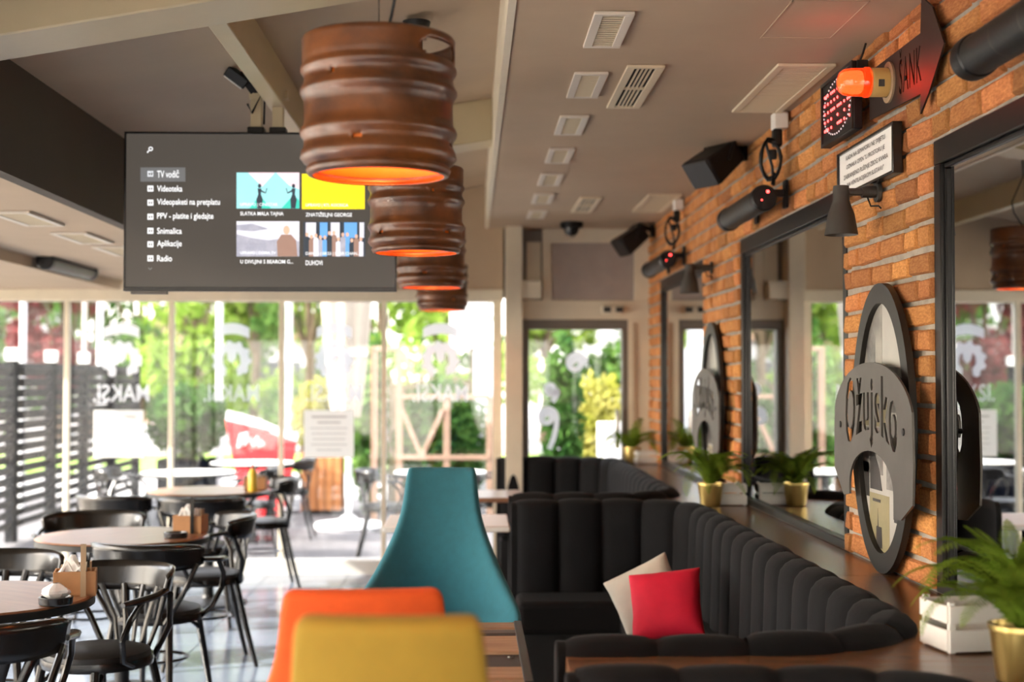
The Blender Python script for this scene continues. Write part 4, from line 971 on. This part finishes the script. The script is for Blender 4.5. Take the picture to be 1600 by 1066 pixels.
# bentwood chairs, local facing +y
def make_chair(label):
    t = thing('bentwood_armchair', label, 'chair', group='black bentwood armchairs')
    MB().lathe([(.185, .425), (.205, .425), (.208, .44), (.205, .458), (.185, .458)], 36, close=True).obj('seat_frame', 'bentwood', t)
    MB().lathe([(0, .44), (.18, .44), (.197, .456), (.192, .476), (.15, .488), (0, .492)], 32).obj('seat_cushion', 'leather', t)
    for sx in (-1, 1):
        MB().tube([(sx * .13, .15, .43), (sx * .155, .19, .2), (sx * .175, .225, 0)], [.017, .015, .011], 10).obj('leg', 'bentwood', t)
        MB().tube([(sx * .13, -.15, .43), (sx * .155, -.20, .2), (sx * .18, -.25, 0)], [.017, .015, .011], 10).obj('leg', 'bentwood', t)
        MB().tube([(sx * .14, .16, .36), (sx * .115, .10, .405), (sx * .06, .07, .422)], .009, 7).obj('leg_brace', 'bentwood', t)
    MB().lathe([(.135, .245), (.147, .252), (.135, .259), (.125, .252)], 32, close=True).obj('stretcher_ring', 'bentwood', t)
    def band(u, v):
        a = math.radians(198 + 144 * u); z = .665 + .115 * v; k = 1 + .05 * v
        edge = 1 - .35 * abs(2 * u - 1) ** 6
        zz = .725 + (z - .725) * edge
        return (.262 * k * math.cos(a), .245 * k * math.sin(a) - .012 * v, zz)
    MB().grid(band, 21, 5).obj('back_band', 'bentwood', t, solid=.016, smooth=180)
    for i in range(5):
        f = (i - 2) / 2; a = math.radians(270 + f * 40)
        p0 = Vector((f * .075, -.185, .45)); p1 = Vector((f * .11, -.205, .56)); p2 = Vector((.258 * math.cos(a), .243 * math.sin(a), .69))
        MB().tube([p0, p1, p2], [.010, .013, .017], 8, flat=.4, up=(0, 1, .2)).obj('back_slat', 'bentwood', t)
    for sx in (-1, 1):
        MB().tube([(sx * .252, -.085, .705), (sx * .275, .0, .695), (sx * .278, .09, .688), (sx * .262, .15, .682)], [.017, .02, .022, .016], 10, flat=.6, up=(0, 0, 1)).obj('arm', 'bentwood', t)
        MB().tube([(sx * .27, .06, .68), (sx * .268, .12, .62), (sx * .25, .14, .55), (sx * .22, .10, .47), (sx * .20, .03, .44)], .012, 8).obj('arm_support', 'bentwood', t)
        MB().tube([(sx * .12, -.17, .43), (sx * .20, -.17, .56), (sx * .245, -.12, .69)], .012, 8).obj('back_post', 'bentwood', t)
    return t
def face(x, y, tx, ty): return math.atan2(-(tx - x), (ty - y))
CH = [((-1.40, 5.42), (-1.72, 4.85), 'black bentwood armchair with its seat turned to the nearest round table'),
      ((-1.40, 6.42), (-1.20, 7.3), 'black bentwood armchair seen from behind, right of the nearest caddy'),
      ((-1.40, 7.55), (-2.2, 7.30), 'black bentwood armchair turned left at the right side of the middle table'),
      ((-1.93, 5.82), (-1.85, 4.9), 'black bentwood armchair behind the nearest table at the left edge'),
      ((-1.98, 7.55), (-1.85, 6.9), 'black bentwood armchair behind the middle table beside the slatted fence'),
      ((-2.17, 8.98), (-1.95, 9.6), 'black bentwood armchair in front of the far table, left one'),
      ((-1.64, 8.80), (-1.72, 9.5), 'black bentwood armchair in front of the far table, right one'),
      ((-1.50, 10.3), (-2.6, 10.0), 'black bentwood armchair turned left beside the glass front'),
      ((-1.50, 4.42), (-1.72, 5.2), 'nearest black bentwood armchair cut off at the lower left corner')]
c0 = None
for (x, y), (tx, ty), lb in CH:
    if c0 is None: c0 = make_chair(lb); c0.location = (x, y, 0); c0.rotation_euler = (0, 0, face(x, y, tx, ty))
    else: dup(c0, (x, y, 0), face(x, y, tx, ty), lb)
for (px, d, tx, lb) in ((195, 12.4, 295, 'outdoor bentwood armchair left of the outdoor table'), (395, 12.5, 295, 'outdoor bentwood armchair right of the outdoor table'), (604, 12.2, 700, 'outdoor bentwood armchair left of the pale outdoor table'), (764, 12.6, 690, 'outdoor bentwood armchair right of the pale outdoor table'), (450, 13.9, 400, 'outdoor bentwood armchair in front of the red canvas')):
    x = at(px, 700, d).x; dup(c0, (x, d, -.06), face(x, d, at(tx, 700, d).x, d), lb, 'outdoor bentwood armchairs')
# caddies
def caddy(label, c, rz, menu, seed):
    q = random.Random(seed); t = thing('table_caddy', label, 'caddy', c, rz, 'brown table caddies')
    h = .085; w2, d2 = .07, .055
    for a in ((-w2, -d2, w2, -d2 + .006), (-w2, d2 - .006, w2, d2), (-w2, -d2 + .006, -w2 + .006, d2 - .006), (w2 - .006, -d2 + .006, w2, d2 - .006)): MB().box((a[0], a[1], 0), (a[2], a[3], h)).obj('side_board', 'cardboard', t, bevel=.001)
    MB().box((-w2, -d2, 0), (w2, d2, .006)).obj('bottom_board', 'cardboard', t)
    MB().box((-w2 + .006, -.003, .006), (w2 - .006, .003, h * .9)).obj('divider', 'cardboard', t)
    for k in range(7):
        x = -.05 + .016 * k; MB().box((x, .008, .01), (x + .006, .045, h + .012 + q.uniform(0, .02))).obj('sugar_sachet', 'paper' if k % 3 else 'stick_wood', t)
    mb = MB(); mb.grid(lambda u, v: (-.05 + .07 * u + .012 * math.sin(9 * v), -.04 + .03 * v, h - .02 + .06 * math.sin(PI * u) * (.5 + .5 * math.sin(7 * u + 5 * v)) + .015), 8, 6); mb.obj('napkin', 'tissue', t, solid=.003)
    if menu: MB().box((.02, -.055 - .012, 0), (.038, -.055 - .006, .18)).obj('menu_holder', 'stick_wood' if seed == 1 else 'bentwood', t)
    return t
caddy('brown caddy with napkins and sugar on the nearest table', (at(118, 915, 4.98).x, 4.98, .75), math.radians(12), True, 1)
caddy('brown caddy with a dark menu card on the middle table', (at(298, 830, 6.95).x, 6.95, .75), math.radians(-8), True, 2)
caddy('brown caddy on the far round table', (at(400, 755, 9.6).x, 9.6, .75), 0, False, 3)
t = thing('ashtray', 'black ashtray holding crumpled tissue on the nearest table', 'ashtray', (at(86, 925, 4.75).x, 4.76, .75)); MB().lathe([(0, 0), (.05, 0), (.054, .004), (.056, .026), (.048, .027), (.044, .012), (0, .012)], 28).obj('dish', 'black_gloss', t)
t2 = thing('crumpled_tissue', 'white crumpled tissue lying in the nearest ashtray', 'tissue', (at(86, 925, 4.75).x, 4.76, .766)); rr = random.Random(9)
MB().grid(lambda u, v: ((.012 + .030 * math.sin(PI * min(1, v + .02)) * (1 + .3 * math.sin(5 * 2 * PI * u + 4 * v))) * math.cos(2 * PI * u), (.012 + .028 * math.sin(PI * min(1, v + .02)) * (1 + .3 * math.cos(3 * 2 * PI * u))) * math.sin(2 * PI * u), .055 * v), 20, 8, True).obj('folds', 'tissue', t2, smooth=20)
t = thing('ashtray', 'black ashtray on the middle table beside its caddy', 'ashtray', (at(277, 838, 6.75).x, 6.72, .75)); MB().lathe([(0, 0), (.05, 0), (.054, .004), (.056, .026), (.048, .027), (.044, .012), (0, .012)], 28).obj('dish', 'black_gloss', t)
t = thing('squeeze_bottle', 'yellow bottle standing on the far round table', 'bottle', (at(396, 740, 9.45).x, 9.42, .75)); MB().lathe([(0, 0), (.028, 0), (.03, .01), (.03, .12), (.012, .15), (0, .15)], 16).obj('body', 'yellow_plastic', t); MB().lathe([(.012, .15), (.010, .165), (.004, .195), (0, .196)], 12).obj('nozzle', 'red_car', t)

# ================================================================== DECALS ON THE GLASS
def decal(label, px, m):
    d = YF - .02; o = at(px, 560, d); t = thing('window_decal', label, 'decal', (o.x, d, o.z), group='white logo decals on the glass'); s = d / FPX
    fr_ = lambda u, v, w_: (u * s, w_, -v * s)     # pixel-sized design in metres on the pane
    # ribbon
    rb = [(x, -47 - 8 * (1 - (x / 27) ** 2)) for x in range(-27, 28, 6)] + [(x, -31 - 7 * (1 - (x / 27) ** 2)) for x in range(27, -28, -6)]
    MB().prism(rb, 0, .0015, fr_).obj('ribbon', m, t)
    # toothed gear with a spanner mouth open at the bottom
    out = []
    for i in range(72):
        a = math.radians(-60 + 300 * i / 71); r = 27 + (3.5 if (i // 4) % 2 else 0); out.append((r * math.cos(a), 3 - r * math.sin(a)))
    inn = [(-9, 27), (-8, 16), (-14, 8), (-13, -3), (-8, -10), (-6, 2), (0, 8), (6, 2), (8, -10), (13, -3), (14, 8), (8, 16), (9, 27)]
    out2 = out + inn
    MB().prism(out2, 0, .0015, fr_).obj('gear_logo', m, t)
    text('lettering', 'MAKSI.', (0, 0, -54 * s), (-1, 0, 0), (0, 0, 1), 86 * s, 27 * s, m, t, depth=.001)
    return t
decal('white logo decal on the pane with the left paper notice', 190, 'decal'); decal('faint logo decal on the second pane', 362, 'decal_faint'); decal('faint logo decal above the right paper notice', 522, 'decal_faint'); decal('white logo decal on the pane above the teal chair', 688, 'decal')
for px, lb in ((185, 'left paper notice on the glass front'), (514, 'right paper notice on the glass front')):
    d = YF - .022; a = at(px - 39, 715, d); b = at(px + 39, 641, d); t = thing('paper_notice', lb, 'notice', (a.x, d, a.z), group='paper notices on the glass')
    MB().box((0, 0, 0), (b.x - a.x, .002, b.z - a.z)).obj('sheet', 'film_paper', t); W_ = b.x - a.x; H_ = b.z - a.z
    for k, (f, hh_) in enumerate(((.70, .014), (.46, .011), (.76, .006), (.70, .006), (.66, .006), (.72, .006), (.5, .006))): MB().box((W_ * (.5 - f / 2), -.001, H_ * (.84 - .115 * k)), (W_ * (.5 + f / 2), 0, H_ * (.84 - .115 * k) + hh_)).obj('print_line', 'print_grey', t)
# swirl on the door glass
d = YF - .01; o = at(855, 640, d); t = thing('door_decal', 'white swirl decal on the glass of the end door', 'decal', (o.x, d, o.z)); s = d / FPX
for (cx, cy, r0, sg, tail) in ((0, 12, 15, 1, 50), (6, -32, 10, -1, 20), (45, -72, 16, 1, 0)):
    pts = [(cx * s + (r0 * (1 - i / 40)) * s * math.cos(sg * i * .3), 0, -cy * s + (r0 * (1 - i / 40)) * s * math.sin(sg * i * .3)) for i in range(34)]
    if tail: pts = [(cx * s + r0 * s * (1 - (k / 8) ** 2 * .8), 0, -cy * s - tail * s * k / 8) for k in range(8, 0, -1)] + pts
    MB().tube(pts, [.020] * len(pts), 6, flat=.08, up=(0, 1, 0)).obj('swirl', 'decal', t)

# ================================================================== OUTDOORS
def foliage(n, fn, size, seed):
    q = random.Random(seed); mb = MB()
    for _ in range(n):
        p = fn(q); a = Vector((q.gauss(0, 1), q.gauss(0, 1), q.gauss(0, 1))).normalized(); b = a.cross(Vector((q.gauss(0, 1), q.gauss(0, 1), q.gauss(0, 1)))).normalized(); k = size * q.uniform(.6, 1.3)
        p = Vector(p); mb.add([p - a * k, p - b * k * .5, p + a * k, p + b * k * .5], [(0, 1, 2, 3)])
    return mb
def tree(label, x, y, h, rad, m, seed, n=2600, leaf=.15, zlow=.32):
    q0 = random.Random(seed); t = thing('tree', label, 'tree', (x, y, -.1), group='trees across the road')
    MB().tube([(0, 0, 0), (.1, 0, h * .3), (0, .1, h * .62)], [.13, .10, .05], 8).obj('trunk', 'bark', t)
    for k in range(4):
        a = k * 1.6 + seed; MB().tube([(.05, 0, h * .3), (math.cos(a) * rad * .35, math.sin(a) * rad * .35, h * .5), (math.cos(a) * rad * .6, math.sin(a) * rad * .6, h * .66)], [.05, .035, .02], 6).obj('branch', 'bark', t)
    cl = []
    for _ in range(16):
        a = q0.uniform(0, 2 * PI); rr_ = rad * math.sqrt(q0.random()) * .75; z = q0.uniform(zlow, .95); cl.append((rr_ * math.cos(a), rr_ * math.sin(a), z * h, rad * q0.uniform(.30, .48)))
    def fn(q):
        cx, cy, cz, cr = q.choice(cl); v = Vector((q.gauss(0, 1), q.gauss(0, 1), q.gauss(0, 1))).normalized() * cr * q.uniform(.6, 1.05); return (cx + v.x, cy + v.y, cz + v.z)
    o = foliage(n, fn, leaf, seed).obj('crown', m, t, smooth=0); o['kind'] = 'stuff'
TR = [(300, 30, 6.5, 1.35, 'leaf_lime', 'lime green tree between the first two decals', .16), (478, 30.3, 6.5, 1.3, 'leaf_green', 'green tree behind the third pane', .14), (690, 30, 6.5, 1.35, 'leaf_lime', 'lime tree behind the fourth pane', .14),
      (95, 34.5, 6, 1.35, 'leaf_red', 'dark red leaved tree beyond the slatted fence', .16), (216, 34.3, 6.5, 1.3, 'leaf_green', 'green tree right of the red leaved tree', .12), (395, 34.5, 7, 1.45, 'leaf_lime', 'lime green tree behind the second pane', .12), (590, 34.5, 7, 1.4, 'leaf_lime', 'lime tree behind the closed parasol', .12),
      (850, 34.5, 6.5, 1.4, 'leaf_lime', 'lime tree seen through the left of the door', .16), (990, 34.5, 6.5, 1.4, 'leaf_green', 'green tree seen through the right of the door', .16), (145, 39.5, 6.5, 1.6, 'leaf_green', 'distant green tree behind the red leaved one', .12), (-30, 39.5, 6, 1.6, 'leaf_green', 'green tree at the left edge outdoors', .08),
      (340, 40, 7.5, 1.7, 'leaf_green', 'distant green tree behind the lime trees', .08), (530, 40, 7.5, 1.7, 'leaf_lime', 'distant lime tree left of the trellis', .08), (735, 40, 7.5, 1.7, 'leaf_green', 'distant green tree behind the white sign box', .08)]
for i, (px, d, h, rad, m, lb, zl) in enumerate(TR): tree(lb, at(px, 590, d).x, d, h, rad, m, 20 + i, zlow=zl)
for i, x in enumerate((-30, -24, 7.5, 14)): tree('tree beside the square outside the view, %s' % ('far left', 'left', 'right', 'far right')[i], x, 30 + 3 * i, 8.5, 3.2, 'leaf_green', 60 + i, n=1600, leaf=.3)
def shrub(label, c, rx, rz_, m, seed, n=900, leaf=.07, pot=None):
    t = thing('shrub', label, 'shrub', c, group='terrace shrubs')
    def fn(q): v = Vector((q.gauss(0, 1), q.gauss(0, 1), q.gauss(0, 1))).normalized() * q.uniform(.45, 1.05) ; return (v.x * rx, v.y * rx, rz_ + v.z * rz_ + .05)
    o = foliage(n, fn, leaf, seed).obj('leaves', m, t, smooth=0); o['kind'] = 'stuff'
    for k in range(4): MB().tube([(0, 0, -.1), (math.cos(k * 1.6) * rx * .4, math.sin(k * 1.6) * rx * .4, rz_)], [.015, .008], 6).obj('stem', 'bark', t)
def planter(label, x, y, w_, h, m, zb=-.06, n=5):
    t = thing('planter_box', label, 'planter', (x, y, zb), group='terrace planters')
    MB().box((-w_ / 2 + .02, -w_ / 2 + .02, .03), (w_ / 2 - .02, w_ / 2 - .02, h - .03)).obj('liner', 'black', t)
    for i in range(n):
        a = -w_ / 2 + w_ * i / n; MB().box((a + .006, -w_ / 2, .05), (a + w_ / n - .006, -w_ / 2 + .02, h)).obj('plank', m, t); MB().box((a + .006, w_ / 2 - .02, .05), (a + w_ / n - .006, w_ / 2, h)).obj('plank', m, t)
        MB().box((-w_ / 2, a + .026, .05), (-w_ / 2 + .02, a + w_ / n - .026, h)).obj('plank', m, t); MB().box((w_ / 2 - .02, a + .026, .05), (w_ / 2, a + w_ / n - .026, h)).obj('plank', m, t)
x = at(505, 740, 16.5).x; planter('orange wooden planter behind the right paper notice', x, 16.5, .46, .70, 'outdoor_wood'); shrub('yellow green shrub growing in the orange planter', (x - .05, 16.5, .6), .30, .42, 'leaf_yellow', 1)
x = at(293, 655, 15.6).x; planter('dark planter box under the dark shrub', x, 15.6, .55, .68, 'slat_black'); shrub('dark green shrub beside the red canvas', (x, 15.6, .58), .42, .40, 'leaf_dark', 2, 1500)
shrub('yellow shrub seen through the end door', (at(935, 690, 15).x, 15, .25), .38, .62, 'leaf_yellow', 3, 1300); planter('dark planter under the yellow shrub', at(935, 690, 15).x, 15, .5, .35, 'slat_black')
shrub('dark green climbing shrub behind the swirl on the door', (at(880, 690, 14).x, 14.2, .0), .20, .95, 'leaf_dark', 4, 1200)
shrub('leafy green shrub climbing the wooden trellis', (at(575, 690, 16).x, 16.2, -.05), .22, 1.0, 'leaf_green', 5, 1500)
shrub('dark green shrub inside the wooden trellis', (at(690, 690, 16).x, 16.4, -.05), .55, .75, 'leaf_dark', 6, 2600)
# slatted fence on the left
FX = -4.35
t = thing('slatted_fence', 'black louvred fence along the left of the terrace', 'fence', (FX, 12.4, -.06))
py_ = [0, 1.25, 2.5, 3.75, 5.0]
sm = MB().box((-.06, .03, -.006), (.06, 1.16, .006)).mesh('slat')
for i, yy in enumerate(py_ + [6.25]):
    MB().box((-.05, yy - .04, 0), (.05, yy + .04, 1.72)).obj('fence_post', 'fence_post', t)
    MB().box((-.055, yy - .05, 1.72), (.055, yy + .05, 1.84)).obj('post_cap', 'white_plastic', t)
for yy in py_:
    for k in range(15):
        o = link('slat', sm, 'slat_black', t); o.location = (0, yy + .03, .16 + k * .104); o.rotation_euler = (0, math.radians(-47), 0)
    MB().box((-.03, yy + .04, 1.64), (.03, yy + 1.21, 1.70)).obj('top_rail', 'fence_post', t)
# white poles
for px, d, lb in ((36, 17, 'white pole farthest left beyond the fence'), (156, 19.5, 'white pole left of the first decal'), (343, 17.1, 'white pole behind the second decal'), (452, 17, 'white pole behind the third pane'), (132, 24, 'thin grey pole behind the fence')):
    x = at(px, 560, d).x; t = thing('terrace_pole', lb, 'pole', (x, d, -.1), group='white poles outside'); rad = .038; pm = 'canvas_white' if d < 20 else 'panel_grey'
    MB().tube([(0, 0, 0), (0, 0, 4.2)], rad, 14).obj('shaft', pm, t); MB().lathe([(.14, 0), (.14, .03), (rad, .05)], 16).obj('base', 'canvas_white', t); MB().lathe([(rad, 4.2), (.07, 4.25), (0, 4.28)], 14).obj('finial', 'canvas_white', t)
# closed cream parasol
d = 14.8; x = at(545, 815, d).x; t = thing('closed_parasol', 'closed cream parasol on a round white base', 'parasol', (x, d, -.06))
MB().lathe([(0, 0), (.36, 0), (.37, .03), (.33, .06), (.10, .09), (.05, .14)], 36).obj('base', 'canvas_white', t); MB().tube([(0, 0, .1), (0, 0, 3.2)], .03, 12).obj('pole', 'canvas_white', t)
def cl_(u, v):
    a = 2 * PI * u; r = (.13 + .15 * v ** .8) * (1 + .14 * math.cos(8 * a)) * (1 - .55 * max(0, v - .8) / .2); return (r * math.cos(a) - .03, r * math.sin(a), 1.15 + 1.9 * v)
MB().grid(cl_, 64, 16, True).obj('folded_canopy', 'canvas_cream', t, smooth=60); MB().lathe([(.21, 1.78), (.22, 1.80), (.22, 1.83), (.21, 1.85)], 20, c=(-.03, 0, 0)).obj('tie_strap', 'canvas_white', t)
# wooden trellis gate
d = 15.6; t = thing('wooden_trellis', 'wooden trellis with slanting braces beyond the fourth pane', 'trellis', (at(660, 700, d).x, d, -.06)); o = Vector((at(660, 700, d).x, d, -.06))
def tb(p, q, w_=.07): MB().bar(at(*p, d) - o, at(*q, d) - o, w_, .05).obj('beam', 'rail_wood', t, bevel=.004)
tb((585, 545), (585, 812)); tb((624, 545), (624, 812)); tb((580, 545), (628, 545)); tb((628, 548), (645, 585)); tb((628, 640), (658, 712)); tb((692, 640), (660, 712)); tb((698, 620), (698, 812)); tb((625, 715), (765, 715)); tb((765, 620), (765, 812)); tb((628, 620), (765, 620))
d = 17.3; x = at(690, 700, d).x; t = thing('reed_screen', 'brown reed screen standing behind the wooden trellis', 'screen', (x, d, -.1))
rm = MB().box((-.018, -.008, 0), (.018, .008, 1.58)).mesh('reed')
for i in range(34):
    o = link('reed', rm, 'reed', t); o.location = (-.64 + i * .038, R.uniform(-.008, .008), 0); o.scale = (1, 1, R.uniform(.95, 1.03))
for z in (.35, 1.2): MB().box((-.66, .012, z), (.64, .03, z + .04)).obj('rail', 'rail_wood', t)
# white sign box on a grey pillar
d = 17; x = at(738, 600, d).x; t = thing('pillar_sign', 'bright white sign box on a pale pillar', 'sign', (x, d, -.1))
a = at(703, 545, d); b = at(762, 440, d); MB().box((a.x - x, -.12, a.z + .1), (b.x - x, .12, b.z + .1)).obj('sign_box', 'canvas_white', t, bevel=.01); MB().box((.02, -.1, 0), (.24, .1, a.z + .1)).obj('pillar', 'canvas_white', t, bevel=.01)
# red canvas lying tipped over
d = 14.9; t = thing('red_canvas', 'tipped red canvas with white upper trim and white script', 'canvas', (at(405, 700, d).x, d, -.06)); o = Vector((at(405, 700, d).x, d, -.06))
def cv(poly, m, nm, dy0, dy1):
    P_ = [(at(*p, d) - o) for p in poly]; MB().prism([(p.x, p.z) for p in P_], dy0, dy1, lambda u, v, w_: (u, w_ + .25 * v * .4, v)).obj(nm, m, t, bevel=.006)
cv([(350, 657), (380, 664), (462, 691), (455, 740), (440, 812), (385, 812), (362, 720)], 'canvas_red', 'panel', -.02, .02)
cv([(350, 657), (352, 642), (400, 655), (464, 682), (462, 691), (380, 664)], 'canvas_white', 'trim_band', -.022, .022)
pp = [at(p[0], p[1], d) - o for p in ((372, 700), (376, 680), (384, 676), (382, 696), (390, 686), (394, 698), (402, 684), (408, 690), (402, 698), (412, 694))]
MB().tube([(p.x, -.03 + .1 * p.z, p.z) for p in pp], .022, 6).obj('script', 'canvas_white', t)
# white A-board chairs outside the door, buildings and car far off
t = thing('white_bench', 'white slatted bench outside the end door', 'bench', (at(905, 715, 13).x, 13, -.06))
for z in (.42, .55, .68): MB().box((-.28, -.02, z), (.28, .01, z + .08)).obj('slat', 'canvas_white', t)
for k in range(3): MB().box((-.28, -.40 + .13 * k, .38), (.28, -.30 + .13 * k, .405)).obj('slat', 'canvas_white', t)
for sx in (-.24, .24): MB().box((sx - .02, .01, 0), (sx + .02, .05, .76)).box((sx - .02, -.40, 0), (sx + .02, -.36, .38)).box((sx - .02, -.36, .34), (sx + .02, .01, .38)).obj('leg_frame', 'canvas_white', t)
t = thing('display_board', 'white display board standing outside by the far mirror', 'board', (at(980, 690, 13.2).x, 13.2, -.06)); MB().box((-.28, -.02, .5), (.14, .02, 1.15)).obj('board', 'canvas_white', t, bevel=.006); MB().box((-.2, -.02, 0), (-.16, .02, .5)).obj('leg', 'canvas_white', t); MB().box((.02, -.02, 0), (.06, .02, .5)).obj('leg', 'canvas_white', t)
def house(label, px0, px1, ztop, d, m, nwin):
    xa, xb = at(px0, 590, d).x, at(px1, 590, d).x; t = thing('house', label, 'building', ((xa + xb) / 2, d, -.1)); w_ = xb - xa
    MB().box((-w_ / 2, 0, 0), (w_ / 2, 6, ztop)).obj('walls', m, t)
    MB().prism([(-w_ / 2 - .3, ztop), (w_ / 2 + .3, ztop), (0, ztop + 1.6)], -.3, 6.3, lambda u, v, w2: (u, w2, v)).obj('roof', 'house_brown', t)
    for i in range(nwin):
        x = -w_ / 2 + w_ * (i + .5) / nwin; f = MB().box((x - .5, -.06, 1.0), (x + .5, .02, 2.3)).obj('window', 'canvas_white', t); MB().box((x - .42, -.08, 1.08), (x + .42, -.06, 2.22)).obj('pane', 'window_dark', f)
house('brown low house behind the lime trees', 225, 300, 2.6, 50, 'house_brown', 2); house('white house at the far left', -60, 45, 5.0, 52, 'house_white', 3); house('white house behind the second pane', 370, 470, 3.0, 54, 'house_white', 3); house('pale house seen through the end door', 870, 1010, 4.2, 52, 'house_white', 3)
